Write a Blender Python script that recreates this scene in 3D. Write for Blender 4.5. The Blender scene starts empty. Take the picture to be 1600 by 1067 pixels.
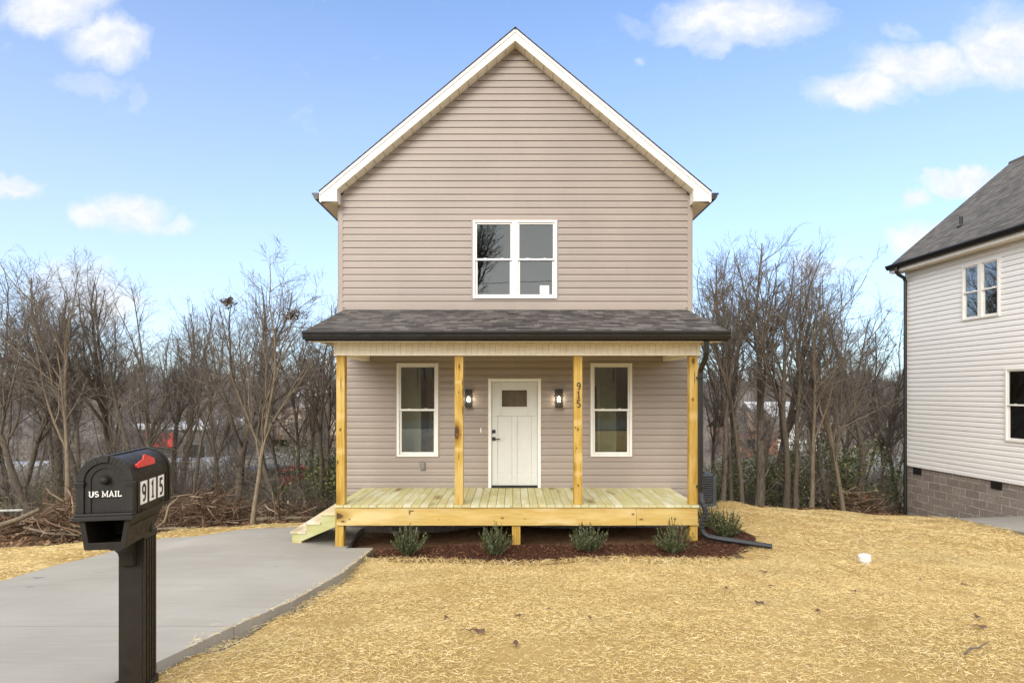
import bpy, math, random
import numpy as np
from mathutils import Matrix, Vector

C = bpy.context.scene.collection
SC = bpy.context.scene
R = math.radians
# ------------------------------------------------------------------ camera, sky, sun, exposure
F, CX, CY, CZ = 888.9, 800.0, 613.0, 1.6          # focal length and principal point in photo pixels, eye height
cam_d = bpy.data.cameras.new("camera"); cam = bpy.data.objects.new("camera", cam_d); C.objects.link(cam)
cam.location = (0, 0, CZ); cam.rotation_euler = (R(90), 0, 0)
cam_d.sensor_width = 36; cam_d.lens = 20.0; cam_d.shift_y = (CY - 533.5) / 1600.0
cam_d.clip_start = 0.05; cam_d.clip_end = 6000
SC.camera = cam
SC.view_settings.view_transform = 'Standard'; SC.view_settings.look = 'None'
SC.view_settings.gamma = 1.0; SC.view_settings.use_curve_mapping = False
SC.view_settings.exposure = 1.12
SC.cycles.max_bounces = 6; SC.cycles.transparent_max_bounces = 12
SC.cycles.diffuse_bounces = 3; SC.cycles.glossy_bounces = 3; SC.cycles.caustics_reflective = False

SUN_TO = Vector((-0.30, -0.78, 0.48)).normalized()
sun_d = bpy.data.lights.new("sun", 'SUN'); sun = bpy.data.objects.new("sun", sun_d); C.objects.link(sun)
sun_d.energy = 1.3; sun_d.angle = R(30); sun_d.color = (1.0, 0.95, 0.87)
sun.rotation_euler = SUN_TO.to_track_quat('Z', 'Y').to_euler(); sun.location = (12, -12, 20)

def P(px, py, Y):
    return Vector(((px - CX) / F * Y, Y, CZ - (py - CY) / F * Y))

class NT:
    """thin helper over a node tree"""
    def __init__(s, tree): s.t = tree; s.t.nodes.clear()
    def n(s, typ, ins=None, **props):
        nd = s.t.nodes.new('ShaderNode' + typ)
        for k, v in props.items(): setattr(nd, k, v)
        for k, v in (ins or {}).items(): s.set(nd, k, v)
        return nd
    def set(s, nd, k, v):
        sock = nd.inputs[k]
        if isinstance(v, bpy.types.NodeSocket): s.t.links.new(v, sock)
        elif isinstance(v, bpy.types.Node): s.t.links.new(v.outputs[0], sock)
        else:
            if sock.type == 'RGBA' and len(v) == 3: v = (*v, 1)
            sock.default_value = v
    def math(s, op, a, b=0.0, clamp=False):
        nd = s.n('Math', {0: a, 1: b}, operation=op); nd.use_clamp = clamp; return nd.outputs[0]
    def vmath(s, op, a, b=(0, 0, 0)):
        nd = s.n('VectorMath', {0: a, 1: b}, operation=op)
        return nd.outputs['Value'] if op in ('LENGTH', 'DOT_PRODUCT', 'DISTANCE') else nd.outputs[0]
    def mix(s, f, a, b, blend='MIX'):
        nd = s.n('Mix', data_type='RGBA', blend_type=blend)
        s.set(nd, 0, f); s.set(nd, 6, a); s.set(nd, 7, b); return nd.outputs[2]
    def ramp(s, f, stops, interp='LINEAR'):
        nd = s.n('ValToRGB', {0: f}); cr = nd.color_ramp; cr.interpolation = interp
        while len(cr.elements) < len(stops): cr.elements.new(0.5)
        for e, (p, c) in zip(cr.elements, stops):
            e.position = p; e.color = (*c, 1) if len(c) == 3 else c
        return nd.outputs[0]
    def maprange(s, v, a, b, c=0.0, d=1.0, smooth=True):
        nd = s.n('MapRange', {0: v, 1: a, 2: b, 3: c, 4: d}); nd.interpolation_type = 'SMOOTHSTEP' if smooth else 'LINEAR'
        return nd.outputs[0]
    def noise(s, vec, scale, detail=4.0, rough=0.55, dist=0.0):
        nd = s.n('TexNoise', {'Scale': scale, 'Detail': detail, 'Roughness': rough, 'Distortion': dist})
        if vec is not None: s.set(nd, 'Vector', vec)
        return nd.outputs[0]

# ---- world: physical sky plus clouds placed by direction
w = bpy.data.worlds.new("World"); SC.world = w; w.use_nodes = True
N = NT(w.node_tree)
sky = N.n('TexSky', sky_type='NISHITA', sun_disc=False, sun_elevation=math.asin(SUN_TO.z),
          sun_rotation=math.atan2(SUN_TO.x, SUN_TO.y), altitude=200.0, air_density=1.0, dust_density=0.6, ozone_density=1.6)
tc = N.n('TexCoord')
sep = N.n('SeparateXYZ', {0: tc.outputs['Generated']})
ysafe = N.math('MAXIMUM', sep.outputs[1], 0.02)
u = N.math('DIVIDE', sep.outputs[0], ysafe); v = N.math('DIVIDE', sep.outputs[2], ysafe)
uv = N.n('CombineXYZ', {0: u, 1: v}).outputs[0]
wn = N.n('TexNoise', {'Scale': 8.0, 'Detail': 9.0, 'Roughness': 0.6, 'Vector': uv})
warp = N.vmath('SCALE', N.vmath('SUBTRACT', wn.outputs[1], (0.5, 0.5, 0.5)))
warp.node.inputs['Scale'].default_value = 0.11
uvw = N.vmath('ADD', uv, warp)
CL = [(80, 10, 85, 52, 1), (160, 66, 66, 42, 1), (152, 132, 58, 20, .34), (212, 152, 18, 18, .3), (25, 297, 44, 19, 1),
      (140, 336, 34, 22, 1), (198, 326, 60, 30, 1), (268, 346, 32, 14, .7), (1165, 28, 130, 42, 1), (1085, 52, 70, 22, .6),
      (1120, 74, 34, 16, .6), (995, 40, 35, 18, .36), (1345, 140, 80, 34, 1), (1440, 106, 110, 38, 1), (1565, 78, 80, 62, 1),
      (1418, 48, 36, 22, .42), (1505, 285, 66, 19, 1), (1460, 272, 16, 12, .9), (1426, 309, 28, 15, 1),
      (1445, 366, 62, 24, 1), (1285, 405, 60, 20, .5), (140, 465, 85, 55, .85), (468, 182, 22, 34, .16), (1000, 98, 10, 9, .3)]
dens = None
for (px, py, rx, ry, a) in CL:
    d = N.vmath('MULTIPLY', N.vmath('SUBTRACT', uvw, ((px - CX) / F, (CY - py) / F, 0)), (F / rx, F / ry, 0))
    m = N.math('MULTIPLY', N.math('SUBTRACT', 1.0, N.vmath('LENGTH', d)), 1.0)
    m = N.math('MULTIPLY', N.maprange(m, -0.42, 0.62), a)
    dens = m if dens is None else N.math('MAXIMUM', dens, m)
fine = N.noise(N.vmath('MULTIPLY', uvw, (1.0, 1.5, 1.0)), 15.0, 9.0, 0.66)
dens = N.maprange(N.math('ADD', dens, N.math('MULTIPLY', N.math('SUBTRACT', fine, 0.55), 0.85)), 0.06, 1.0, 0.0, 0.97, smooth=False)
front = N.maprange(sep.outputs[1], 0.03, 0.12)
dens = N.math('MULTIPLY', dens, front)
# bright broken overcast, unseen overhead and behind, widened and brightened to light the walls
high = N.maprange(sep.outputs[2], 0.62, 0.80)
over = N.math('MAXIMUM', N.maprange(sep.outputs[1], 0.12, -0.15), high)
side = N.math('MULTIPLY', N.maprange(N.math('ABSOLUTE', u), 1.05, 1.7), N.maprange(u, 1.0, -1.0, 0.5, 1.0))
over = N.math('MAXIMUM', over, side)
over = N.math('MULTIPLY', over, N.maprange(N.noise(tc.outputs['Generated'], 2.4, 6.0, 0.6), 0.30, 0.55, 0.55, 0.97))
skyc = N.mix(1.0, sky.outputs[0], (0.70, 1.11, 1.42), 'MULTIPLY')
skyc = N.mix(N.maprange(sep.outputs[2], 0.75, 0.0, 0.0, 0.62, smooth=False), skyc, (5.0, 4.75, 5.15))
shade = N.mix(N.maprange(fine, 0.35, 0.65), (4.1, 4.3, 4.7), (4.7, 4.75, 4.85))
col = N.mix(dens, skyc, shade)
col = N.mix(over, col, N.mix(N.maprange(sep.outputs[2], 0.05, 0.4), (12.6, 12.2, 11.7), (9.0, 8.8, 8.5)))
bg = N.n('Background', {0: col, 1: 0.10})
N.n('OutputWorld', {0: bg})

# ------------------------------------------------------------------ helpers
def tag(o, label=None, cat=None, group=None, kind=None):
    if label: o['label'] = label
    if cat: o['category'] = cat
    if group: o['group'] = group
    if kind: o['kind'] = kind
    return o
def thing(name, label, cat, loc=(0, 0, 0), rz=0.0, group=None):
    o = bpy.data.objects.new(name, None); C.objects.link(o)
    o.empty_display_size = 0.2; o.location = loc; o.rotation_euler = (0, 0, rz)
    return tag(o, label, cat, group)
def copy_tree(o, parent=None):
    c = o.copy(); C.objects.link(c); c.parent = parent
    for ch in list(o.children): copy_tree(ch, c)
    return c

class MB:
    """collects shapes and links them as ONE mesh object"""
    def __init__(s): s.v = []; s.f = []; s.uv = {}; s.mi = {}; s.cur = 0
    def add(s, vs, fs, uvs=None):
        b = len(s.v); s.v += [tuple(p) for p in vs]
        for i, f in enumerate(fs):
            if uvs: s.uv[len(s.f)] = uvs[i]
            if s.cur: s.mi[len(s.f)] = s.cur
            s.f.append(tuple(k + b for k in f))
    def box(s, x0, x1, y0, y1, z0, z1, M=None):
        vs = [Vector((x, y, z)) for z in (z0, z1) for y in (y0, y1) for x in (x0, x1)]
        if M: vs = [M @ p for p in vs]
        s.add(vs, [(0, 2, 3, 1), (4, 5, 7, 6), (0, 1, 5, 4), (2, 6, 7, 3), (0, 4, 6, 2), (1, 3, 7, 5)]); return s
    def prism(s, poly, y0, y1, axis='y'):
        """polygon in (x,z) for axis y; (y,z) for axis x; (x,y) for axis z"""
        def put(a, b, t): return {'y': (a, t, b), 'x': (t, a, b), 'z': (a, b, t)}[axis]
        n = len(poly); vs = [put(a, b, y0) for a, b in poly] + [put(a, b, y1) for a, b in poly]
        fs = [tuple(range(n)), tuple(range(2 * n - 1, n - 1, -1))] + [(i, i + n, (i + 1) % n + n, (i + 1) % n) for i in range(n)]
        s.add(vs, fs); return s
    def tube(s, pts, rad, n=8, cap=True, sq=None):
        pts = [Vector(p) for p in pts]; rad = rad if hasattr(rad, '__len__') else [rad] * len(pts)
        up = Vector((0, 0, 1)); vs = []; prev = None
        for i, p in enumerate(pts):
            d = (pts[min(i + 1, len(pts) - 1)] - pts[max(i - 1, 0)]).normalized()
            if prev is None:
                a = d.cross(up if abs(d.z) < .9 else Vector((1, 0, 0))).normalized()
            else:
                a = (prev - d * prev.dot(d)).normalized()
            prev = a; b = d.cross(a)
            for k in range(n):
                t = 2 * math.pi * (k + .5) / n
                c, q = math.cos(t), math.sin(t)
                if sq: m = sq / max(abs(c), abs(q)) * .75 + .25; c *= m; q *= m
                vs.append(p + (a * c + b * q) * rad[i])
        fs = [(i * n + k, i * n + (k + 1) % n, (i + 1) * n + (k + 1) % n, (i + 1) * n + k) for i in range(len(pts) - 1) for k in range(n)]
        if cap: fs += [tuple(range(n - 1, -1, -1)), tuple(range((len(pts) - 1) * n, len(pts) * n))]
        s.add(vs, fs); return s
    def lathe(s, prof, n=20, M=None):
        vs = []; fs = []
        for (r, z) in prof:
            for k in range(n):
                t = 2 * math.pi * k / n; vs.append(Vector((r * math.cos(t), r * math.sin(t), z)))
        if M: vs = [M @ p for p in vs]
        for i in range(len(prof) - 1):
            for k in range(n): fs.append((i * n + k, i * n + (k + 1) % n, (i + 1) * n + (k + 1) % n, (i + 1) * n + k))
        fs += [tuple(range(n - 1, -1, -1)), tuple(range((len(prof) - 1) * n, len(prof) * n))]
        s.add(vs, fs); return s
    def build(s, name, mat, parent=None, off=None, bevel=0.0, smooth=False, M=None, seg=2):
        me = bpy.data.meshes.new(name)
        vs = s.v
        if M: vs = [tuple(M @ Vector(p)) for p in vs]
        if off is not None: vs = [(p[0] - off[0], p[1] - off[1], p[2] - off[2]) for p in vs]
        me.from_pydata(vs, [], s.f)
        for mm in (mat if isinstance(mat, (list, tuple)) else [mat]): me.materials.append(mm)
        for fi, k in s.mi.items(): me.polygons[fi].material_index = k
        if s.uv:
            ul = me.uv_layers.new(name='UVMap')
            for fi, uvs in s.uv.items():
                for k, li in enumerate(me.polygons[fi].loop_indices): ul.data[li].uv = uvs[k]
        me.validate(); me.update()
        o = bpy.data.objects.new(name, me); C.objects.link(o)
        if parent: o.parent = parent
        if smooth:
            for p in me.polygons: p.use_smooth = True
        if bevel:
            bm = o.modifiers.new('bevel', 'BEVEL'); bm.width = bevel; bm.segments = seg; bm.limit_method = 'ANGLE'
        return o

def np_mesh(name, verts, faces, mat, parent=None, smooth=False):
    """verts (n,3), faces (m,k) with one k"""
    verts = np.ascontiguousarray(verts, dtype=np.float32); faces = np.ascontiguousarray(faces, dtype=np.int32)
    me = bpy.data.meshes.new(name); k = faces.shape[1]; m = len(faces)
    me.vertices.add(len(verts)); me.vertices.foreach_set('co', verts.ravel())
    me.loops.add(m * k); me.loops.foreach_set('vertex_index', faces.ravel())
    me.polygons.add(m); me.polygons.foreach_set('loop_start', np.arange(0, m * k, k, dtype=np.int32))
    me.polygons.foreach_set('loop_total', np.full(m, k, dtype=np.int32))
    if smooth: me.polygons.foreach_set('use_smooth', np.ones(m, dtype=bool))
    me.update(calc_edges=True); me.materials.append(mat)
    o = bpy.data.objects.new(name, me); C.objects.link(o)
    if parent: o.parent = parent
    return o

def in_poly(px, py, poly):
    px = np.asarray(px); py = np.asarray(py); ins = np.zeros(px.shape, bool); n = len(poly)
    for i in range(n):
        x0, y0 = poly[i]; x1, y1 = poly[(i + 1) % n]
        c = ((y0 > py) != (y1 > py)) & (px < (x1 - x0) * (py - y0) / (y1 - y0 + 1e-12) + x0); ins ^= c
    return ins

# ------------------------------------------------------------------ materials
def mat(name):
    m = bpy.data.materials.new(name); m.use_nodes = True
    return m, NT(m.node_tree)
def finish(N, col, rough=0.6, bump=None, bstr=0.3, bdist=0.01, metal=0.0, spec=0.5, **extra):
    b = N.n('BsdfPrincipled')
    N.set(b, 'Base Color', col); N.set(b, 'Roughness', rough); N.set(b, 'Metallic', metal); N.set(b, 'Specular IOR Level', spec)
    for k, v in extra.items(): N.set(b, k, v)
    if bump is not None:
        bp = N.n('Bump', {'Strength': bstr, 'Distance': bdist, 'Height': bump}); N.set(b, 'Normal', bp)
    N.n('OutputMaterial', {0: b.outputs[0]})
def simple(name, col, rough=0.5, vary=0.06, scale=8.0, bump=0.0, bscale=60.0, metal=0.0, spec=0.5):
    m, N = mat(name); tc = N.n('TexCoord').outputs['Object']
    n1 = N.noise(tc, scale, 5.0, .6)
    c0 = tuple(max(0, c * (1 - vary * 2)) for c in col); c1 = tuple(min(1, c * (1 + vary * 2)) for c in col)
    c = N.ramp(n1, [(0.3, c0), (0.7, c1)])
    rr = N.maprange(N.noise(tc, scale * 2.3), 0.3, 0.7, max(0, rough - .08), min(1, rough + .08))
    finish(N, c, rr, N.noise(tc, bscale, 4.0) if bump else None, bump, 0.004, metal, spec); return m

def siding_mat(name, col, dirt=0.08, e=.13, zoff=0.0, along=0):
    m, N = mat(name); tc = N.n('TexCoord').outputs['Object']
    big = N.noise(tc, .6, 5.0, .6)
    st = N.noise(N.vmath('MULTIPLY', tc, (1.2, 1.2, 26.0)), 1.0, 5.0, .6)
    c = N.mix(N.maprange(big, .3, .7), tuple(x * (1 - dirt) for x in col), tuple(x * (1 + dirt * .5) for x in col))
    c = N.mix(N.math('MULTIPLY', N.maprange(st, .35, .7), .22), c, tuple(x * .88 for x in col))
    sx = N.n('SeparateXYZ', {0: tc})
    pv = N.n('CombineXYZ', {0: sx.outputs[along], 1: N.math('SUBTRACT', sx.outputs[2], zoff)}).outputs[0]
    br = N.n('TexBrick', {'Vector': pv, 'Color1': (0, 0, 0), 'Color2': (1, 1, 1), 'Mortar': (.5, .5, .5), 'Scale': 1.0, 'Mortar Size': .0022, 'Mortar Smooth': 0.0, 'Bias': 0.0,
             'Brick Width': 3.66, 'Row Height': e * 2}, offset=.41)
    c = N.mix(N.math('MULTIPLY', br.outputs[0], .5), c, N.mix(1.0, c, (.93, .93, .94), 'MULTIPLY'))
    c = N.mix(N.math('MULTIPLY', br.outputs[1], .35), c, tuple(x * .45 for x in col))
    g = N.noise(N.vmath('MULTIPLY', tc, (3.0, 3.0, 120.0)), 1.0, 4.0, .6)
    warp = N.noise(N.vmath('MULTIPLY', tc, (1.4, 1.4, 3.0)), 1.0, 2.0)
    h = N.math('ADD', N.math('MULTIPLY', g, .05), warp)
    finish(N, c, .42, h, .35, .006, spec=.4); return m

def wood_mat(name, axis, ca, cb, cknot, knots=1.0, green=0.0, bandn=1.0, spots=(), pale=()):
    """sawn softwood, grain along axis 0/1/2, each board its own offset"""
    m, N = mat(name); tc = N.n('TexCoord').outputs['Object']
    isl = N.n('NewGeometry').outputs['Random Per Island']
    off = N.n('CombineXYZ', {0: N.math('MULTIPLY', isl, 37.0), 1: N.math('MULTIPLY', isl, 91.0), 2: N.math('MULTIPLY', isl, 53.0)}).outputs[0]
    p = N.vmath('ADD', tc, off)
    sc = [9.0, 9.0, 9.0]; sc[axis] = .55
    q = N.vmath('MULTIPLY', p, tuple(sc))
    wob = N.noise(q, .9, 3.0, .5)
    rings = N.math('FRACT', N.math('MULTIPLY', N.math('ADD', wob, N.math('MULTIPLY', N.noise(q, .35, 1.0), 1.6)), 6.0 * bandn))
    rings = N.math('MULTIPLY', N.maprange(rings, .0, .75), N.maprange(rings, 1.0, .86))
    sf = [120.0, 120.0, 120.0]; sf[axis] = 3.0
    fine = N.noise(N.vmath('MULTIPLY', p, tuple(sf)), 1.0, 3.0, .6)
    c = N.mix(N.math('MULTIPLY', rings, .85), ca, cb)
    c = N.mix(N.math('MULTIPLY', N.maprange(fine, .35, .7), .28), c, tuple(x * .68 for x in cb))
    patch = N.noise(N.vmath('MULTIPLY', p, tuple(2.6 if i != axis else .9 for i in range(3))), 1.0, 3.0, .6)
    c = N.mix(N.math('MULTIPLY', N.maprange(patch, .46, .66), .8), c, tuple(min(1, x * k) for x, k in zip(ca, (1.12, 1.22, 1.75))))
    c = N.mix(N.math('MULTIPLY', isl, .22), c, tuple(x * .72 for x in cb))
    if green: c = N.mix(N.math('MULTIPLY', N.maprange(N.noise(p, 1.7, 3.0), .35, .7), green), c, (.42, .46, .22))
    sk = [5.5, 5.5, 5.5]; sk[axis] = 2.1
    vo = N.n('TexVoronoi', {'Vector': N.vmath('MULTIPLY', p, tuple(sk)), 'Scale': .55 * knots, 'Randomness': 1.0})
    kd = N.math('ADD', vo.outputs[0], N.math('MULTIPLY', N.math('SUBTRACT', fine, .5), .05))
    streak = N.noise(N.vmath('MULTIPLY', p, tuple(30.0 if i != axis else .7 for i in range(3))), 1.0, 4.0, .65)
    c = N.mix(N.math('MULTIPLY', N.maprange(streak, .60, .78), .45), c, tuple(x * .45 for x in cb))
    c = N.mix(N.maprange(kd, .32, .16), c, tuple(x * .72 for x in cb))
    c = N.mix(N.maprange(kd, .165, .10), c, cknot)
    nv = N.vmath('SUBTRACT', N.n('TexNoise', {'Vector': tc, 'Scale': 22.0, 'Detail': 3.0}).outputs[1], (.5, .5, .5))
    def blob(ct, rad):
        d = N.vmath('MULTIPLY', N.vmath('SUBTRACT', N.vmath('ADD', tc, N.vmath('MULTIPLY', nv, tuple(1.1 * q for q in rad))), ct), tuple(1 / q for q in rad))
        return N.vmath('LENGTH', d)
    for (ct, rad) in pale: c = N.mix(N.math('MULTIPLY', N.maprange(blob(ct, rad), 1.5, .3), .42), c, (.66, .50, .22))
    for (ct, rad) in spots:
        d = blob(ct, rad)
        c = N.mix(N.math('MULTIPLY', N.maprange(d, 2.6, 1.0), .6), c, tuple(x * .6 for x in cb)); c = N.mix(N.math('MULTIPLY', N.maprange(d, 1.15, .75), .9), c, cknot)
    finish(N, c, .68, N.math('ADD', N.math('MULTIPLY', rings, .4), fine), .25, .003, spec=.3); return m

M_siding = siding_mat('tan_vinyl_siding', (.322, .270, .232), .08, 10.42 / F * 11.11, CZ - (470.5 - CY) / F * 11.11 + 1.0 - 40 * 10.42 / F * 11.11)
M_white_siding = siding_mat('white_vinyl_siding', (.80, .79, .78), .03, .1272, -.527 + 2.05 - 40 * .1272, 1)
M_white = simple('white_vinyl', (.75, .74, .70), .38, .02)
M_door = simple('door_paint', (.60, .605, .575), .4, .015)
M_soffit = simple('almond_soffit', (.83, .77, .63), .5, .04)
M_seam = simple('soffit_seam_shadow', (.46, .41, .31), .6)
M_fascia = simple('white_fascia', (.74, .72, .67), .4, .03)
M_black_metal = simple('black_gutter_metal', (.0105, .010, .0095), .38, .12, 3.0)
M_lamp_black = simple('black_lamp_metal', (.012, .012, .012), .42)
M_drain = simple('black_drain_plastic', (.014, .016, .019), .45, .15, 5.0)
def OP(px, py, Y): return tuple(P(px, py, Y) - Vector((.0625, 11.11, -1.0)))     # photo pixel at depth Y in the house's own frame
M_post = wood_mat('yellow_pine_post', 2, (.53, .355, .09), (.40, .225, .026), (.075, .035, .014), 1.0, spots=[(OP(a, b, 9.4), (r1, .05, r2)) for a, b, r1, r2 in
    ((717.5, 573, .012, .035), (722.5, 598, .008, .05), (723, 612, .008, .06), (723, 640, .007, .08), (717, 613, .008, .01), (714, 679, .009, .012), (720, 679, .009, .012), (717, 712, .006, .05),
     (903, 671, .014, .02), (899, 668, .01, .014), (903.5, 758, .012, .016), (901, 700, .008, .01), (1083, 565, .022, .05), (1082, 624, .015, .022), (1085, 590, .006, .10), (532, 671, .014, .018), (528, 722, .012, .03), (533, 600, .006, .09))],
    pale=[(OP(a, b, 9.4), (.09, .06, r2)) for a, b, r2 in ((716, 597, .035), (717, 702, .04), (532, 650, .07), (532, 705, .06), (903, 660, .06), (904, 715, .10), (903, 740, .05), (1083, 540 + 110, .08), (531, 600, .05))])
M_rim = wood_mat('yellow_pine_rim', 0, (.60, .43, .15), (.53, .34, .085), (.08, .045, .02), .8, .12, spots=[(OP(a, b, 9.37), (r1, .05, r2)) for a, b, r1, r2 in ((640, 800, .012, .03), (643, 798, .03, .010), (536, 814.5, .035, .016), (546, 811, .01, .01), (989, 803, .016, .014), (1055, 810.5, .018, .013), (785, 809, .02, .012), (820, 811, .008, .008), (686, 811.5, .01, .006), (1002, 811, .03, .012))], pale=[(OP(a, b, 9.37), (.22, .06, .05)) for a, b in ((610, 803), (745, 808), (930, 806), (1040, 800))])
M_deck = wood_mat('pale_pine_deck', 1, (.60, .54, .29), (.53, .46, .22), (.26, .18, .08), .8, .32, .8)
M_stair = wood_mat('greenish_pine_stair', 0, (.47, .44, .19), (.40, .37, .13), (.10, .06, .03), .8, .45)
M_tread = wood_mat('pale_pine_tread', 1, (.70, .58, .38), (.62, .50, .30), (.26, .18, .08), .8, .1, .8)
M_mail = simple('dark_brown_plastic', (.017, .0135, .0098), .46, .12, 14.0, .5, 420.0, spec=.3)
M_mail_shaded = simple('shaded_brown_plastic', (.010, .0085, .007), .55, .1, 14.0, .4, 420.0)  # mailbox plastic darkened to paint shade on its front parts
M_red = simple('red_flag_plastic', (.62, .035, .03), .4, .04)
M_plate = simple('white_plate', (.80, .79, .76), .45, .02)
M_ink = simple('black_ink', (.012, .012, .012), .5)
M_grey = simple('grey_plastic', (.19, .185, .175), .5)
M_ac = simple('grey_painted_steel', (.055, .062, .068), .45, .08)
M_ac_dark = simple('dark_coil', (.012, .012, .013), .7)
M_pvc = simple('white_pvc', (.68, .68, .66), .4, .02)
M_inner = simple('interior_paint', (.76, .68, .50), .7, .03)
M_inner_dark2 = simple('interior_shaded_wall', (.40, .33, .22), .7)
M_inner_olive = simple('interior_olive_wall', (.60, .56, .38), .7)
M_inner_dark = simple('interior_dark_door', (.075, .055, .04), .6, .1)
M_floor = simple('interior_floor', (.26, .18, .10), .4, .1)
M_cab = simple('cabinet_wood', (.46, .27, .13), .5, .1)

def glass_mat(name, refl=0.03, tint=(.86, .90, .88)):
    m, N = mat(name); tc = N.n('TexCoord').outputs['Object']
    fr = N.n('Fresnel', {0: 1.5}).outputs[0]
    f = N.math('ADD', N.math('MULTIPLY', fr, 1.5), refl, clamp=True)
    bp = N.n('Bump', {'Strength': .05, 'Distance': .01, 'Height': N.noise(tc, 1.4, 2.0)})
    tr = N.n('BsdfTransparent', {0: tint}); gl = N.n('BsdfGlossy', {0: (.92, .95, .95), 'Roughness': .012, 'Normal': bp})
    mx = N.n('MixShader', {0: f, 1: tr, 2: gl}); N.n('OutputMaterial', {0: mx}); return m
M_glass = glass_mat('window_glass')
M_glass_nb = glass_mat('neighbour_window_glass', .24, (.5, .54, .52))
M_glass_up = glass_mat('upper_window_glass', .028, (.55, .60, .60))
M_lampglass = glass_mat('lamp_glass', .06, (.9, .9, .88))
def emit_mat(name, col, s):
    m, N = mat(name); e = N.n('Emission', {0: col, 1: s}); N.n('OutputMaterial', {0: e}); return m
M_bulb = emit_mat('lit_bulb', (1, .93, .78), 16.0)

def shingle_mat(name, c1, c2, c3):
    m, N = mat(name); uvn = N.n('UVMap').outputs[0]
    def brick(off, w_):
        return N.n('TexBrick', {'Vector': N.vmath('ADD', uvn, off), 'Color1': (0, 0, 0), 'Color2': (1, 1, 1), 'Mortar': (.2, .2, .2), 'Scale': 1.0,
                   'Mortar Size': 0.0, 'Bias': 0.0, 'Brick Width': w_, 'Row Height': .14}, offset=.37, squash=.7, squash_frequency=3).outputs[0]
    a = brick((0, 0, 0), .20); b = brick((3.31, 1.4, 0), .31)
    t = N.math('ADD', N.math('MULTIPLY', a, .68), N.math('MULTIPLY', b, .32))
    c = N.ramp(t, [(0.1, c1), (0.5, c2), (0.9, c3)])
    gr = N.noise(N.n('TexCoord').outputs['Object'], 160.0, 3.0, .7)
    c = N.mix(N.maprange(gr, .35, .7), c, N.mix(1.0, c, (.62, .62, .64), 'MULTIPLY'))
    big = N.noise(N.n('TexCoord').outputs['Object'], .7, 4.0)
    c = N.mix(N.math('MULTIPLY', N.maprange(big, .35, .7), .3), c, (.135, .127, .12))
    finish(N, c, .9, N.math('ADD', N.math('MULTIPLY', t, 1.2), gr), .5, .008, spec=.2); return m
M_shingle = shingle_mat('brown_grey_shingles', (.040, .036, .037), (.098, .084, .077), (.205, .182, .165))
M_shingle2 = shingle_mat('grey_shingles', (.085, .080, .078), (.125, .118, .112), (.175, .165, .155))

def block_mat():
    m, N = mat('split_face_block'); uvn = N.n('UVMap').outputs[0]; tc = N.n('TexCoord').outputs['Object']
    wv = N.n('TexNoise', {'Vector': tc, 'Scale': 9.0}).outputs[1]
    uvw = N.vmath('ADD', uvn, N.vmath('MULTIPLY', N.vmath('SUBTRACT', wv, (.5, .5, .5)), (.02, .02, 0)))
    br = N.n('TexBrick', {'Vector': uvw, 'Color1': (0.0, 0, 0), 'Color2': (1, 1, 1), 'Mortar': (.5, .5, .5), 'Scale': 1.0, 'Mortar Size': .010,
             'Mortar Smooth': .2, 'Bias': 0.0, 'Brick Width': .406, 'Row Height': .203})
    n1 = N.noise(tc, 38.0, 6.0, .7); n2 = N.noise(tc, 2.2, 4.0)
    c = N.mix(br.outputs[0], (.205, .178, .16), (.29, .258, .232))
    c = N.mix(N.maprange(n1, .35, .65), N.mix(1.0, c, (.6, .58, .57), 'MULTIPLY'), N.mix(1.0, c, (1.25, 1.22, 1.2), 'MULTIPLY'))
    c = N.mix(N.math('MULTIPLY', N.maprange(n2, .4, .7), .3), c, (.25, .22, .20))
    mort = N.math('MULTIPLY', br.outputs[1], N.maprange(N.noise(tc, 5.0), .35, .6, .15, 1.0))
    c = N.mix(mort, c, (.46, .41, .37))
    h = N.math('SUBTRACT', N.math('MULTIPLY', n1, .8), N.math('MULTIPLY', br.outputs[1], .3))
    finish(N, c, .9, h, .9, .02, spec=.2); return m
M_block = block_mat()

def concrete_mat():
    m, N = mat('broomed_concrete'); tc = N.n('TexCoord').outputs['Object']
    big = N.noise(tc, .55, 5.0, .6); mid = N.noise(tc, 4.0, 6.0, .65)
    br = N.noise(N.vmath('MULTIPLY', tc, (2.0, 130.0, 1.0)), 1.0, 3.0, .6)
    sp = N.noise(tc, 90.0, 4.0, .7)
    c = N.ramp(big, [(.3, (.27, .254, .224)), (.7, (.37, .352, .318))])
    c = N.mix(N.math('MULTIPLY', N.maprange(mid, .4, .75), .35), c, (.29, .27, .25))
    st = N.noise(N.vmath('MULTIPLY', tc, (.5, 3.2, 1.0)), 1.0, 5.0, .6)
    c = N.mix(N.math('MULTIPLY', N.maprange(st, .50, .70), .45), c, (.27, .245, .22))
    c = N.mix(N.math('MULTIPLY', N.maprange(sp, .5, .8), .4), c, (.25, .235, .215))
    c = N.mix(N.math('MULTIPLY', N.maprange(br, .4, .7), .3), c, (.42, .40, .37))
    c = N.mix(N.maprange(N.noise(tc, 2.3, 3.0, .6), .735, .76), c, (.16, .145, .13))
    jy = N.math('ABSOLUTE', N.math('SUBTRACT', N.n('SeparateXYZ', {0: tc}).outputs[1], 4.5))
    jl = N.maprange(jy, .008, .003)
    c = N.mix(N.math('MULTIPLY', jl, .55), c, (.12, .11, .10))
    finish(N, c, .85, N.math('SUBTRACT', N.math('ADD', N.math('MULTIPLY', br, .6), sp), N.math('MULTIPLY', jl, 2.0)), .5, .004, spec=.25); return m
M_concrete = concrete_mat()

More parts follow.
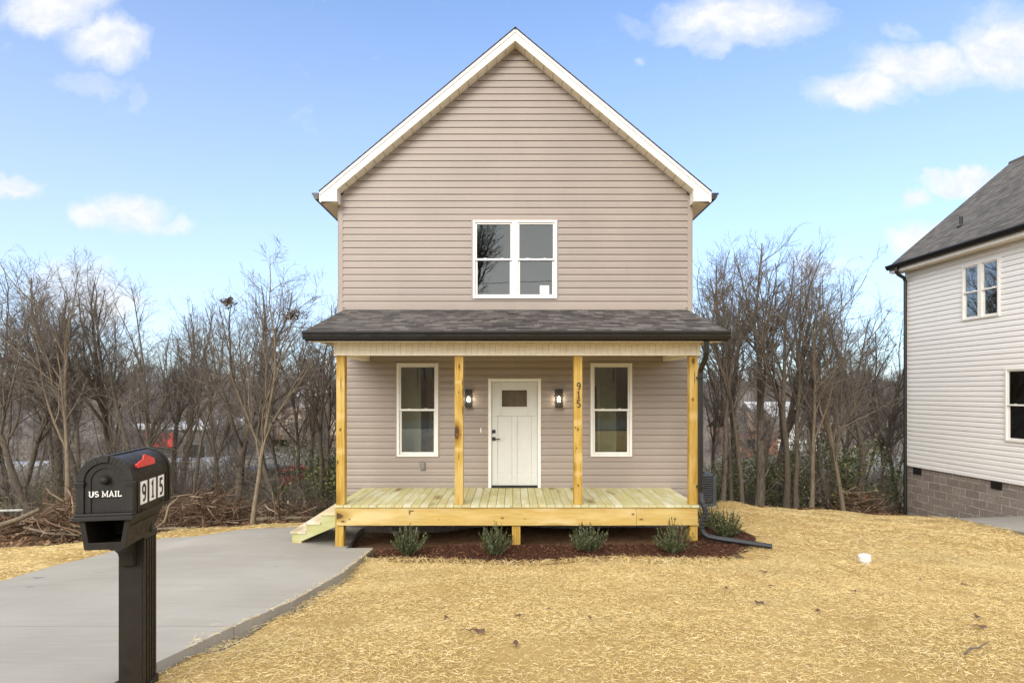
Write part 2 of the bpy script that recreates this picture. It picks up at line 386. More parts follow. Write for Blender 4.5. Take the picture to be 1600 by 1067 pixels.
def ground_mat():
    m, N = mat('straw_and_leaf_litter'); tc = N.n('TexCoord').outputs['Object']
    at = N.n('Attribute', attribute_name='straw').outputs['Fac']
    lot = N.n('Attribute', attribute_name='lot').outputs['Fac']
    soil = N.n('Attribute', attribute_name='soil').outputs['Fac']
    n1 = N.noise(N.vmath('MULTIPLY', tc, (60, 160, 60)), 1.0, 5.0, .7)
    n2 = N.noise(N.vmath('MULTIPLY', tc, (150, 60, 60)), 1.0, 5.0, .7)
    big = N.noise(tc, .8, 5.0, .6)
    s = N.math('MULTIPLY', N.math('ADD', n1, n2), .5)
    straw = N.ramp(s, [(.3, (.16, .10, .04)), (.5, (.40, .27, .10)), (.68, (.60, .45, .21))])
    straw = N.mix(N.math('MULTIPLY', N.maprange(big, .35, .7), .4), straw, (.60, .44, .20))
    l1 = N.noise(tc, 9.0, 6.0, .7); l2 = N.noise(tc, .25, 4.0)
    leaf = N.ramp(l1, [(.3, (.045, .028, .018)), (.55, (.13, .078, .045)), (.72, (.24, .155, .09))])
    leaf = N.mix(N.math('MULTIPLY', N.maprange(l2, .45, .7), .5), leaf, (.16, .15, .06))
    leaf = N.mix(N.maprange(N.n('SeparateXYZ', {0: tc}).outputs[1], 26, 50), leaf, N.ramp(l2, [(.3, (.12, .102, .088)), (.7, (.175, .152, .13))]))  # far slope is tan-grey growth, also greyed as painted haze
    dirt = N.ramp(l1, [(.3, (.09, .05, .028)), (.6, (.20, .115, .062)), (.8, (.30, .17, .085))])
    f = N.maprange(N.math('ADD', at, N.math('MULTIPLY', N.math('SUBTRACT', N.noise(tc, 3.5, 5.0, .7), .5), .5)), .42, .56)
    c = N.mix(f, leaf, straw)
    c = N.mix(N.maprange(N.math('ADD', soil, N.math('MULTIPLY', N.math('SUBTRACT', N.noise(tc, 7.0, 5.0, .7), .5), .4)), .4, .6), c, dirt)
    c = N.mix(N.maprange(lot, .4, .6), c, N.ramp(N.noise(tc, 1.5), [(.3, (.17, .165, .16)), (.7, (.25, .245, .24))]))
    finish(N, c, .95, N.math('ADD', s, N.math('MULTIPLY', l1, .6)), .8, .02, spec=.1); return m
M_ground = ground_mat()

def island_mat(name, stops, rough=.7, spec=.2, trans=0.0, nscale=4.0, nmix=.25):
    m, N = mat(name)
    isl = N.n('NewGeometry').outputs['Random Per Island']
    tc = N.n('TexCoord').outputs['Object']
    c = N.ramp(isl, stops)
    big = N.noise(tc, nscale, 3.0)
    c = N.mix(N.math('MULTIPLY', N.maprange(big, .35, .7), nmix), c, stops[0][1])
    if trans:
        d = N.n('BsdfDiffuse', {0: c}); t = N.n('BsdfTranslucent', {0: c}); g = N.n('BsdfGlossy', {0: (.9, .9, .9), 1: .45})
        mx = N.n('MixShader', {0: trans, 1: d.outputs[0], 2: t.outputs[0]}); mx2 = N.n('MixShader', {0: .05, 1: mx.outputs[0], 2: g.outputs[0]})
        N.n('OutputMaterial', {0: mx2}); return m
    finish(N, c, rough, spec=spec); return m
def straw_mat(name, stops):
    m, N = mat(name); isl = N.n('NewGeometry').outputs['Random Per Island']; tc = N.n('TexCoord').outputs['Object']
    c = N.ramp(isl, stops)
    a = N.noise(tc, .55, 5.0, .65); b = N.noise(N.vmath('MULTIPLY', tc, (.8, 2.2, 1)), 1.0, 5.0, .65); d = N.noise(tc, 3.0, 4.0, .6)
    c = N.mix(N.math('MULTIPLY', N.maprange(a, .45, .72), .45), c, (.56, .50, .27))
    c = N.mix(N.math('MULTIPLY', N.maprange(b, .54, .72), .45), c, (.42, .27, .09))
    c = N.mix(N.math('MULTIPLY', N.maprange(d, .56, .74), .45), c, (.30, .20, .075))
    finish(N, c, .65, spec=.25); return m
M_straw = straw_mat('loose_straw', [(0, (.14, .08, .027)), (.15, (.42, .27, .09)), (.40, (.69, .505, .195)), (.85, (.82, .655, .35)), (1, (.88, .78, .50))])
M_mulch = simple('dark_red_mulch_base', (.058, .026, .016), .95, .3, 22.0, .9, 70.0, spec=.1)
M_chip = island_mat('mulch_chips', [(0, (.03, .013, .009)), (.45, (.085, .034, .02)), (.85, (.15, .066, .038)), (.97, (.22, .115, .065)), (1, (.36, .24, .13))], .85, .15)
M_shrub = island_mat('shrub_leaves', [(0, (.030, .046, .016)), (.5, (.070, .098, .030)), (.85, (.125, .155, .05)), (1, (.20, .21, .085))], .55, .3, .25, 7.0, .2)
M_stem = simple('shrub_stem', (.12, .085, .05), .8)
M_evergreen = island_mat('evergreen_leaves', [(0, (.030, .050, .014)), (.45, (.085, .11, .03)), (.75, (.19, .20, .06)), (1, (.42, .40, .15))], .5, .4, .25, 1.5, .2)  # yellow-bright end stops paint sunlit leaves into the thicket
M_deadleaf = island_mat('brown_leaves', [(0, (.07, .035, .02)), (.5, (.16, .085, .045)), (1, (.30, .18, .10))], .8, .2)

def bark_mat(name, c0, c1, c2):
    m, N = mat(name); tc = N.n('TexCoord').outputs['Object']
    rnd = N.n('ObjectInfo').outputs['Random']
    a = N.noise(N.vmath('MULTIPLY', tc, (34, 34, 5)), 1.0, 5.0, .7); b = N.noise(tc, 1.1, 4.0)
    c = N.ramp(a, [(.3, c0), (.55, c1), (.75, c2)])
    c = N.mix(N.math('MULTIPLY', N.maprange(b, .4, .7), .35), c, (.13, .125, .085))
    c = N.mix(N.math('MULTIPLY', rnd, .35), c, tuple(x * .55 for x in c0))
    finish(N, c, .9, a, .7, .015, spec=.15); return m
M_bark = bark_mat('grey_brown_bark', (.07, .055, .042), (.165, .135, .105), (.26, .22, .17))
M_bark_pale = bark_mat('pale_tan_bark', (.13, .10, .07), (.23, .185, .13), (.34, .285, .21))
M_twig = island_mat('twigs', [(0, (.10, .085, .075)), (.6, (.165, .140, .120)), (1, (.29, .245, .195))], .9, .1, 0, .7, .3)
M_twig_dark = island_mat('sapling_stems', [(0, (.045, .036, .03)), (.55, (.12, .098, .078)), (.85, (.24, .20, .15)), (1, (.38, .33, .25))], .9, .1, 0, .7, .1)
M_twig_far = island_mat('far_twigs', [(0, (.125, .112, .108)), (.6, (.17, .152, .142)), (1, (.23, .205, .185))], .95, .05, 0, .1, .3)  # twig tones greyed and lightened to paint haze over the distance
M_brush = island_mat('brush_sticks', [(0, (.05, .03, .018)), (.45, (.14, .085, .055)), (.78, (.27, .18, .115)), (1, (.52, .42, .30))], .85, .15)

# ------------------------------------------------------------------ terrain
BY = np.array([-200, -75, -24, 2.2, 17, 25, 45, 110, 180, 320, 1500]); BZ = np.array([16.0, 8.5, 0, 0, -2.0, -3.6, -6.0, -5.6, -2, 5, 30])
CP = np.array([(0, 3.5, -.19), (0, 6, -.56), (0, 8.3, -.90), (0, 9.4, -.95), (0, 11, -1.0), (-2.9, 9.35, -1.03), (-3.8, 9.55, -.97), (-3.8, 10.6, -.98),
    (-2.3, 9.2, -.98), (2.5, 8.4, -.88), (3.0, 9.4, -.90), (3, 11, -1.0), (-4.45, 11.0, -1.08), (-6.5, 10.8, -1.20), (-5, 12.4, -1.25), (-6.6, 12.5, -1.36), (-3.8, 12.3, -1.22), (-8.2, 12, -1.45), (-6.45, 9.1, -1.03), (-5.88, 6.53, -.65),
    (-9, 10.8, -1.35), (-9, 8, -.9), (4.4, 13, -1.02), (4.9, 12.6, -1.0), (4.0, 11, -1.0), (6.75, 15, -1.46), (8.1, 16, -1.72), (5.5, 15, -1.42), (11.3, 17, -2.08),
    (9.6, 10.7, -1.07), (11.5, 15.7, -1.84), (8.5, 7, -.68), (9.6, 13.5, -1.45), (7, 11, -1.05), (0, 14, -1.25), (-3, 14, -1.6), (3, 14, -1.2), (13, 12.6, -1.12)], float)
def base_z(Y): return np.interp(Y, BY, BZ)
def h(x, y, lumps=1.0):
    x = np.asarray(x, float); y = np.asarray(y, float)
    num = np.zeros(np.broadcast(x, y).shape); den = np.full(num.shape, .06)
    for cx, cy, cz in CP:
        wgt = 1.0 / ((x - cx) ** 2 + (y - cy) ** 2 + .35) ** 2
        num += wgt * (cz - np.interp(cy, BY, BZ)); den += wgt
    z = base_z(y) + num / den
    lump = .014 * np.sin(2.1 * x + 1.3 * y) * np.sin(1.7 * y - .9 * x + 1) + .008 * np.sin(5.3 * x - 2.2 * y + .4) * np.sin(4.1 * y + 1.9 * x)
    z = z + lumps * lump * np.clip((y - 2) / 2, 0, 1)
    z = z + .16 * np.exp(-(((x - 5.0) / .5) ** 2 + ((y - 13.1) / .35) ** 2))
    far = np.clip((y - 20) / 20, 0, 1)
    return z + far * (.7 * np.sin(.11 * x + .07 * y) + .4 * np.sin(.23 * y - .17 * x))
def hz(x, y): return float(h(np.array([x]), np.array([y]))[0])

DRIVE = [(-2.75, -1.5), (-2.45, 2.0), (-2.30, 3.4), (-2.20, 4.5), (-2.08, 5.4), (-2.05, 6.9), (-2.12, 7.8), (-2.24, 9.2), (-2.70, 9.22), (-2.86, 10.4), (-2.9, 11.05),
         (-4.45, 10.95), (-6.45, 10.55), (-6.45, 9.1), (-5.9, 6.5), (-5.75, 4), (-5.9, 1.5), (-6.2, -1.5)]
DRIVE2 = [(11.45, 15.68), (10.5, 13.2), (9.55, 10.66), (8.9, 8.0), (8.6, 5), (8.4, -1.5), (12.4, -1.5), (12.2, 9.0), (11.95, 9.2), (11.62, 15.2)]
BED = [(-2.28, 9.3), (-2.24, 8.42), (-1.6, 8.27), (-.6, 8.24), (.5, 8.3), (1.6, 8.26), (2.5, 8.3), (3.1, 8.46), (3.62, 8.8), (3.95, 9.25), (4.25, 9.9), (4.2, 10.7), (3.7, 11.0), (3.25, 10.6),
       (3.2, 9.7), (2.4, 9.42), (1.4, 9.5), (.3, 9.38), (-.7, 9.5), (-1.6, 9.38)]
HOUSE = [(-3.38, 11.1), (3.5, 11.1), (3.5, 21), (-3.38, 21)]
STRAW = [(-14, -1.2), (14, -1.2), (13.5, 12.2), (11.4, 16.2), (9.6, 16.6), (7.8, 15.9), (6.4, 14.9), (5.4, 14.2), (4.2, 13.9), (3.5, 13.4), (3.4, 8.3), (-2.1, 8.4), (-2.2, 9), (-3.4, 12.2), (-5.2, 12.5), (-7.2, 12.4), (-8.2, 11.5), (-10.5, 10.2), (-14, 9.6)]
SOIL = [(-2.95, 8.35), (3.3, 8.35), (3.3, 11.2), (-2.95, 11.2)]
def axis_steps(lo, f0, f1, hi, fine):
    a = list(np.arange(f0, f1 + 1e-6, fine)); s = fine; p = f0
    left = []
    while p > lo: s *= 1.22; p -= s; left.append(max(p, lo))
    s = fine; p = f1; right = []
    while p < hi: s *= 1.22; p += s; right.append(min(p, hi))
    return np.array(left[::-1] + a + right)
gx = axis_steps(-900, -14, 15, 900, .14); gy = axis_steps(-120, -1.6, 19, 1500, .14)
GX, GY = np.meshgrid(gx, gy); GZ = h(GX, GY)
for poly in (DRIVE, DRIVE2, BED):
    GZ = GZ - .10 * in_poly(GX, GY, poly) * (GY < 19)
GZ = GZ - 5.0 * 0
nx, ny = len(gx), len(gy)
idx = np.arange(nx * ny).reshape(ny, nx)
fc = np.stack([idx[:-1, :-1], idx[:-1, 1:], idx[1:, 1:], idx[1:, :-1]], -1).reshape(-1, 4)
ground = np_mesh('ground', np.stack([GX, GY, GZ], -1).reshape(-1, 3), fc, M_ground, smooth=True)
tag(ground, 'sloping lot spread with golden straw running down to brown leaf litter', None, None, 'structure')
for nm, val in (('straw', in_poly(GX, GY, STRAW)), ('soil', in_poly(GX, GY, SOIL)), ('lot', (GY > 36) & (GY < 62) & (GX < -14) & (GX > -60) | (GY > 50) & (GY < 64) & (GX > 22) & (GX < 45))):
    at = ground.data.attributes.new(nm, 'FLOAT', 'POINT'); at.data.foreach_set('value', val.astype(np.float32).ravel())

def slab(name, poly, top, thick, m, label, step=.25):
    """concrete slab that follows the ground: dense outline, triangulated top, real edge"""
    import bmesh
    bm = bmesh.new(); pts = []
    for i in range(len(poly)):
        a = np.array(poly[i]); b = np.array(poly[(i + 1) % len(poly)]); n = max(1, int(np.hypot(*(b - a)) / step))
        for k in range(n): pts.append(tuple(a + (b - a) * k / n))
    xs = [p[0] for p in pts]; ys = [p[1] for p in pts]
    gx_ = np.arange(min(xs), max(xs), .3); gy_ = np.arange(min(ys), max(ys), .3)
    A, B = np.meshgrid(gx_, gy_)
    keep = in_poly(A, B, poly)
    for (ox, oy) in ((.15, 0), (-.15, 0), (0, .15), (0, -.15)): keep &= in_poly(A + ox, B + oy, poly)
    from mathutils.geometry import delaunay_2d_cdt
    allp = [Vector(p) for p in pts] + [Vector((float(x), float(y))) for x, y in zip(A[keep], B[keep])]
    ne = len(pts)
    vs, es, fs, *_ = delaunay_2d_cdt(allp, [(i, (i + 1) % ne) for i in range(ne)], [], 1, 1e-5)
    fs = [f for f in fs if in_poly(np.array([sum(vs[k][0] for k in f) / len(f)]), np.array([sum(vs[k][1] for k in f) / len(f)]), poly)[0]]
    co = np.array([(q[0], q[1]) for q in vs]); z = h_smooth(co[:, 0], co[:, 1]) + top
    bv = [bm.verts.new((float(c[0]), float(c[1]), float(zz))) for c, zz in zip(co, z)]
    for f in fs:
        try: bm.faces.new([bv[k] for k in f])
        except ValueError: pass
    bm.normal_update()
    edge = [e for e in bm.edges if len(e.link_faces) == 1]
    r = bmesh.ops.extrude_edge_only(bm, edges=edge)
    for g in r['geom']:
        if isinstance(g, bmesh.types.BMVert): g.co.z -= thick
    bmesh.ops.recalc_face_normals(bm, faces=bm.faces)
    me = bpy.data.meshes.new(name); bm.to_mesh(me); bm.free(); me.materials.append(m)
    o = bpy.data.objects.new(name, me); C.objects.link(o); tag(o, label, None, None, 'structure'); return o
def h_smooth(x, y): return h(x, y, 0.0)
slab('driveway', DRIVE, .075, .25, M_concrete, 'wide grey concrete driveway curving up to the porch stairs')
slab('neighbour_driveway', DRIVE2, .05, .22, M_concrete, 'grey concrete driveway beside the white house')
slab('road', [(-60, -9), (60, -9), (60, -1.5), (-60, -1.5)], .03, .1, simple('asphalt', (.055, .054, .053), .9, .15, 6.0, .5, 120.0), 'asphalt street in front of the lot', 2.0)

# mulch bed: domed sheet with a rough edge, chips on top
rng = np.random.default_rng(7)
def edge_dist(x, y, poly):
    d = np.full(np.shape(x), 1e9)
    for i in range(len(poly)):
        ax, ay = poly[i]; bx, by = poly[(i + 1) % len(poly)]
        t = np.clip(((x - ax) * (bx - ax) + (y - ay) * (by - ay)) / ((bx - ax) ** 2 + (by - ay) ** 2), 0, 1)
        d = np.minimum(d, np.hypot(x - ax - t * (bx - ax), y - ay - t * (by - ay)))
    return d
bx_ = np.arange(-2.6, 4.6, .035); by_ = np.arange(8.0, 11.2, .035); BX, BYY = np.meshgrid(bx_, by_)
sd = edge_dist(BX, BYY, BED) * np.where(in_poly(BX, BYY, BED), 1, -1)
sd = sd + .03 * np.sin(BX * 23) * np.sin(BYY * 19 + BX * 5) + .02 * np.sin(BX * 51 + 1)
sd = np.where((BX < -1.9), np.minimum(sd, (BX + 2.17 + .1 * (9.2 - BYY) * -.1)), sd)
bz = h(BX, BYY) - .03 + np.clip(sd, -.02, .16) * .5 + rng.normal(0, .006, BX.shape)
ix = np.arange(BX.size).reshape(BX.shape); ok = sd > -.02
cell = ok[:-1, :-1] & ok[:-1, 1:] & ok[1:, 1:] & ok[1:, :-1]
fc = np.stack([ix[:-1, :-1], ix[:-1, 1:], ix[1:, 1:], ix[1:, :-1]], -1)[cell]
mv = np.stack([BX, BYY, bz], -1).reshape(-1, 3); used = np.unique(fc); rm = np.full(len(mv), -1); rm[used] = np.arange(len(used))
tag(np_mesh('mulch_bed', mv[used], rm[fc], M_mulch), 'dark red mulch bed in front of the porch', None, None, 'structure')
def bed_z(x, y):
    s_ = np.where(in_poly(x, y, BED), edge_dist(x, y, BED), 0); return h(x, y) - .03 + np.clip(s_, 0, .16) * .5

def blades(pos, length, width, yaw, pitch, roll, bend=0.0):
    """flat two-quad strips; pos (n,3)"""
    n = len(pos); d = np.stack([np.cos(yaw) * np.cos(pitch), np.sin(yaw) * np.cos(pitch), np.sin(pitch)], -1)
    s = np.stack([-np.sin(yaw) * np.cos(roll), np.cos(yaw) * np.cos(roll), np.sin(roll)], -1)
    a = pos - d * length[:, None] * .5; b = pos + d * length[:, None] * .5
    mid = pos + np.array([0, 0, 1.0]) * (bend * length)[:, None] + s * (rng.normal(0, .03, n) * length)[:, None]
    hw = s * width[:, None] * .5
    V = np.stack([a - hw, a + hw, mid + hw, mid - hw, b + hw * .6, b - hw * .6], 1).reshape(-1, 3)
    k = np.arange(n)[:, None] * 6
    Fq = np.concatenate([k + np.array([0, 1, 2, 3]), k + np.array([3, 2, 4, 5])], 0)
    return V, Fq
def to_ground(px, py):
    k = (py - CY) / F; Y = 5.0
    for _ in range(60): Y = .5 * Y + .5 * (CZ - hz((px - CX) / F * Y, Y)) / k
    return ((px - CX) / F * Y, Y)
FUR = [[to_ground(*q) for q in l] for l in ([(1190, 958), (1290, 982), (1390, 1002), (1480, 1022)], [(1240, 862), (1300, 884), (1340, 900)], [(1000, 925), (1090, 932)], [(880, 1016), (950, 1004), (990, 1010)], [(1370, 955), (1460, 968), (1600, 976)], [(1180, 1010), (1330, 1046)], [(640, 955), (720, 962)])]
def fur_dist(x, y):
    d = np.full(np.shape(x), 9.0)
    for l in FUR:
        for (ax, ay), (bx, by) in zip(l, l[1:]):
            t = np.clip(((x - ax) * (bx - ax) + (y - ay) * (by - ay)) / ((bx - ax) ** 2 + (by - ay) ** 2), 0, 1)
            d = np.minimum(d, np.hypot(x - ax - t * (bx - ax), y - ay - t * (by - ay)))
    return d
def scatter(n, x0, x1, y0, y1, wide):
    x = rng.uniform(x0, x1, n); y = y0 + (y1 - y0) * rng.uniform(0, 1, n) ** .8
    k = (np.abs(x) < .93 * y + .3) if wide else np.ones(n, bool)
    x, y = x[k], y[k]
    thin = np.sin(1.9 * x + .8 * y + 1) * np.sin(2.7 * y - .6 * x) + .7 * np.sin(5.1 * x - 2 * y) * np.sin(4.3 * y + x)
    kk = rng.random(len(x)) < np.clip(1.02 - .8 * np.clip(thin - .3, 0, 1), 0, 1) * (1 - .8 * np.exp(-(fur_dist(x, y) / .035) ** 2)); x, y = x[kk], y[kk]
    k = in_poly(x, y, STRAW) & ~in_poly(x, y, DRIVE) & ~in_poly(x, y, DRIVE2) & ~in_poly(x, y, HOUSE)
    k &= ~((edge_dist(x, y, DRIVE) < rng.uniform(-.06, .03, len(x))))
    k &= ~(in_poly(x, y, BED) & (edge_dist(x, y, BED) > rng.exponential(.03, len(x))))
    return x[k], y[k]
def straw_object():
    Vs, Fs = [], []; base = 0
    for (n, x0, x1, y0, y1, l0, l1, wd) in ((430000, -8, 8.5, 3.0, 8.6, .014, .056, .0023), (150000, 2.8, 13.5, 8.2, 16.6, .03, .09, .004), (30000, -11, -3.2, 6, 12.6, .03, .10, .0045)):
        x, y = scatter(n, x0, x1, y0, y1, True); m_ = len(x)
        clump = np.sin(3.1 * x + 1.7 * y) * np.sin(2.3 * y - 1.9 * x) + .6 * np.sin(7 * x + 3) * np.sin(6 * y)
        z = h(x, y) + .006 + np.abs(rng.normal(0, .009, m_)) * (1 + .6 * np.clip(clump, -1, 1.5))
        yaw = rng.normal(.25, .9, m_) + (rng.random(m_) < .35) * rng.uniform(0, 3.14, m_)
        V, Fq = blades(np.stack([x, y, z], -1), rng.uniform(l0, l1, m_), rng.uniform(.6, 1.3, m_) * wd, yaw, rng.normal(0, .13, m_), rng.normal(0, .5, m_), rng.uniform(0, .10, m_))
        Vs.append(V); Fs.append(Fq + base); base += len(V)
    t = rng.uniform(0, 1, 420) ** .9; ey = 3.9 + 5.1 * t; ex = np.interp(ey, [3.4, 4.5, 5.4, 6.9, 7.8, 9.2], [-2.30, -2.20, -2.08, -2.05, -2.12, -2.24]) - rng.exponential(.05, 420) ** 1.25 + .01
    V, Fq = blades(np.stack([ex, ey, h(ex, ey, 0.0) + .081], -1), rng.uniform(.02, .08, 420), np.full(420, .003), rng.uniform(0, 6.28, 420), rng.normal(0, .06, 420), rng.normal(0, .3, 420), rng.uniform(0, .1, 420))
    Vs.append(V); Fs.append(Fq + base); base += len(V)
    # loose tufts along edges
    x = np.concatenate([rng.uniform(-2.2, 3.2, 1300), rng.uniform(1.6, 3.0, 500), rng.uniform(9.3, 11.3, 500)])
    y = np.concatenate([8.24 + rng.normal(0, .05, 1300), 8.15 + rng.normal(0, .12, 500), rng.uniform(10.6, 15.4, 500)])
    x[1800:] = 9.45 + (y[1800:] - 10.66) * .385 + rng.normal(0, .06, 500)
    m_ = len(x)
    V, Fq = blades(np.stack([x, y, h(x, y) + .03], -1), rng.uniform(.06, .2, m_), np.full(m_, .004), rng.uniform(0, 6.28, m_), rng.uniform(.0, .7, m_), rng.normal(0, .5, m_), rng.uniform(0, .2, m_))
    Vs.append(V); Fs.append(Fq + base)
    return np_mesh('straw', np.concatenate(Vs), np.concatenate(Fs), M_straw)
tag(straw_object(), 'loose golden straw strewn over the whole front yard', None, None, 'stuff')
n = 20000; x = rng.uniform(-2.4, 4.3, n); y = rng.uniform(8.15, 11, n)
k = in_poly(x, y, BED) & (x > -2.17); x, y = x[k], y[k]; n = len(x)
V, Fq = blades(np.stack([x, y, bed_z(x, y) + .008 + rng.uniform(0, .014, n)], -1), rng.uniform(.012, .05, n), rng.uniform(.004, .012, n), rng.uniform(0, 6.28, n), rng.normal(0, .35, n), rng.normal(0, .6, n), rng.uniform(0, .1, n))
tag(np_mesh('mulch_chips', V, Fq, M_chip), 'shredded reddish bark chips covering the planting bed', None, None, 'stuff')

# ------------------------------------------------------------------ houses
def siding(mb, zone, z0, z1, openings, e, zoff=0.0, dutch=True):
    """lapped courses in local x/z, outward -y; zone(z) -> (xl, xr)"""
    prof = [(0, .021), (.58, .019), (.70, .011), (.905, .008), (.925, .0012), (1.0, .0012)]
    i0 = int(math.floor((z0 - zoff) / e)) - 1; zs = set([z0, z1]); i1 = int((z1 - zoff) / e) + 2
    for i in range(i0, i1):
        for t, _ in prof[:-1]: zs.add(zoff + (i + t) * e)
    for (a, b, c, d) in openings: zs.add(c); zs.add(d)
    zs = sorted(z for z in zs if z0 - 1e-9 <= z <= z1 + 1e-9)
    zs = [z for k, z in enumerate(zs) if k == 0 or z - zs[k - 1] > 1e-5]
    def depth(z, side):
        t = (z - zoff) / e + side * 1e-6; t -= math.floor(t)
        for (t0, d0), (t1, d1) in zip(prof, prof[1:]):
            if t <= t1 + 1e-9: return d0 + (d1 - d0) * (t - t0) / (t1 - t0)
        return prof[-1][1]
    def spans(z, zm):
        xl, xr = zone(z); out = [(xl, xr)]
        for (a, b, c, d) in openings:
            if c < zm < d:
                nxt = []
                for (p, q) in out:
                    if b <= p or a >= q: nxt.append((p, q)); continue
                    if a > p: nxt.append((p, a))
                    if b < q: nxt.append((b, q))
                out = nxt
        return out
    for za, zb in zip(zs, zs[1:]):
        zm = (za + zb) / 2; da, db = depth(za, 1), depth(zb, -1)
        for (p, q), (p2, q2) in zip(spans(za, zm), spans(zb, zm)):
            if q - p < 1e-4: continue
            mb.add([(p, -da, za), (q, -da, za), (q2, -db, zb), (p2, -db, zb)], [(0, 1, 2, 3)])
            t = (za - zoff) / e
            if abs(t - round(t)) < 1e-4:   # underside lip of the course
                mb.add([(p, -.0012, za), (q, -.0012, za), (q, -da, za), (p, -da, za)], [(0, 1, 2, 3)])

def shingles(mb, origin, du, dv, lu, lv, ex=.14, th=.007):
    """stepped courses; origin at the eave, du along the eave, dv up the slope"""
    o = Vector(origin); du = Vector(du).normalized(); dv = Vector(dv).normalized(); nrm = du.cross(dv).normalized()
    if nrm.z < 0: nrm = -nrm
    k = 0; s = 0.0
    while s < lv - 1e-4:
        e = min(s + ex, lv); a = o + dv * s; b = o + dv * e
        v4 = [a + nrm * th, a + du * lu + nrm * th, b + du * lu, b]
        mb.add(v4, [(0, 1, 2, 3)], [[(0, s), (lu, s), (lu, e - 1e-4), (0, e - 1e-4)]])
        mb.add([a - nrm * .012, a + du * lu - nrm * .012, a + du * lu + nrm * th, a + nrm * th], [(0, 1, 2, 3)], [[(0, s), (lu, s), (lu, s + .01), (0, s + .01)]])
        s = e; k += 1
    t = o + dv * lv  # underside and edges
    mb.add([o - nrm * .02, o + du * lu - nrm * .02, t + du * lu - nrm * .02, t - nrm * .02], [(3, 2, 1, 0)], [[(0, 0)] * 4])
    for q in (o, o + du * lu):
        mb.add([q - nrm * .02, q + dv * lv - nrm * .02, q + dv * lv + nrm * .004, q + nrm * .004], [(0, 1, 2, 3)], [[(0, 0), (0.01, 0), (.01, .01), (0, .01)]])

def window(root, off, x0, x1, z0, z1, y, M=None, trim=None, gl=None, units=1):
    """double-hung unit(s), outside face toward local -y; returns the frame part"""
    g = gl or M_glass; fr = MB(); fw = .045
    if trim is not None:
        t = MB(); tw = .03
        t.box(x0 - tw, x0 - .001, y - .022, y + .0, z0 - tw, z1 + tw).box(x1 + .001, x1 + tw, y - .022, y, z0 - tw, z1 + tw)
        t.box(x0 - .0005, x1 + .0005, y - .021, y, z1 + .001, z1 + tw).box(x0 - .0005, x1 + .0005, y - .021, y, z0 - tw, z0 - .001)
    uw = (x1 - x0) / units
    fr.box(x0, x0 + fw, y - .045, y + .06, z0, z1).box(x1 - fw, x1, y - .045, y + .06, z0, z1)
    fr.box(x0 + fw + .0005, x1 - fw - .0005, y - .044, y + .06, z1 - fw, z1 - .0005).box(x0 + fw + .0005, x1 - fw - .0005, y - .050, y + .06, z0 + .0005, z0 + fw)
    for k in range(1, units): fr.box(x0 + uw * k - .055, x0 + uw * k + .055, y - .046, y + .06, z0 + fw + .0005, z1 - fw - .0005)
    o = fr.build('window', M_white, root, off, .004, M=M)
    if trim is not None: t.build('trim', trim, o, None if off is None else (0, 0, 0) if False else off, .003, M=M)
    zm = (z0 + z1) / 2
    for k in range(units):
        a = x0 + uw * k + (fw if k == 0 else .055); b = x0 + uw * (k + 1) - (fw if k == units - 1 else .055)
        up = MB(); sw = .032
        up.box(a + .001, a + sw, y - .022, y + .01, zm - .001, z1 - fw - .001).box(b - sw, b - .001, y - .022, y + .01, zm - .001, z1 - fw - .001)
        up.box(a + sw, b - sw, y - .021, y + .01, z1 - fw - sw, z1 - fw - .001).box(a + .001, b - .001, y - .034, y + .012, zm - .02, zm + .018)
        for q in (.27, .73): up.box(a + (b - a) * q - .025, a + (b - a) * q + .025, y - .032, y - .01, zm + .0185, zm + .03)
        up.build('sash', M_white, o, off, .003, M=M)
        lo = MB()
        lo.box(a + .001, a + sw + .012, y - .004, y + .03, z0 + fw + .001, zm - .021).box(b - sw - .012, b - .001, y - .004, y + .03, z0 + fw + .001, zm - .021)
        lo.box(a + sw + .012, b - sw - .012, y - .003, y + .03, z0 + fw + .001, z0 + fw + sw + .008)
        lo.build('sash', M_white, o, off, .003, M=M)
        MB().box(a + sw - .004, b - sw + .004, y + .002, y + .006, zm + .018, z1 - fw - sw + .003).build('pane', g, o, off, M=M)
        MB().box(a + sw + .006, b - sw - .006, y + .012, y + .016, z0 + fw + sw + .004, zm - .02).build('pane', g, o, off, M=M)
    return o

XC, YW, HW = .0625, 11.11, 3.4375
hr = thing('tan_house', 'new tan two-storey house with gabled front and yellow timber porch', 'house', (XC, YW, -1.0))
HO = tuple(hr.location); T = Matrix.Translation((0, YW, 0))
def wx(px): return (px - CX) / F * YW
def wz(py): return CZ - (py - CY) / F * YW
W_UP = (wx(739), wx(870), wz(467), wz(345)); W_L = (wx(620.5), wx(685), wz(713), wz(567.5)); W_R = (wx(922.5), wx(987), wz(713), wz(567.5))
DOOR = (wx(763), wx(845), -.262, wz(591.5))
APEX = 8.30
def zone(z):
    lim = HW - .075
    if z > 5.40: lim = min(lim, (APEX - z) / .8333)
    return XC - max(lim, .001), XC + max(lim, .001)
mb = MB(); siding(mb, zone, -.45, APEX - .01, [W_UP, W_L, W_R, DOOR], 10.42 / F * YW, zoff=wz(470.5))
mb.build('wall', M_siding, hr, HO, M=T)
# corner trims
for s in (-1, 1):
    c = MB(); x = XC + s * HW
    c.box(min(x, x - s * .078), max(x, x - s * .078), YW - .024, YW + .01, -.45, 5.44).box(min(x, x + s * .022), max(x, x + s * .022), YW - .024, YW + .10, -.45, 5.30)
    c.build('corner_trim', M_siding, hr, HO, .004)
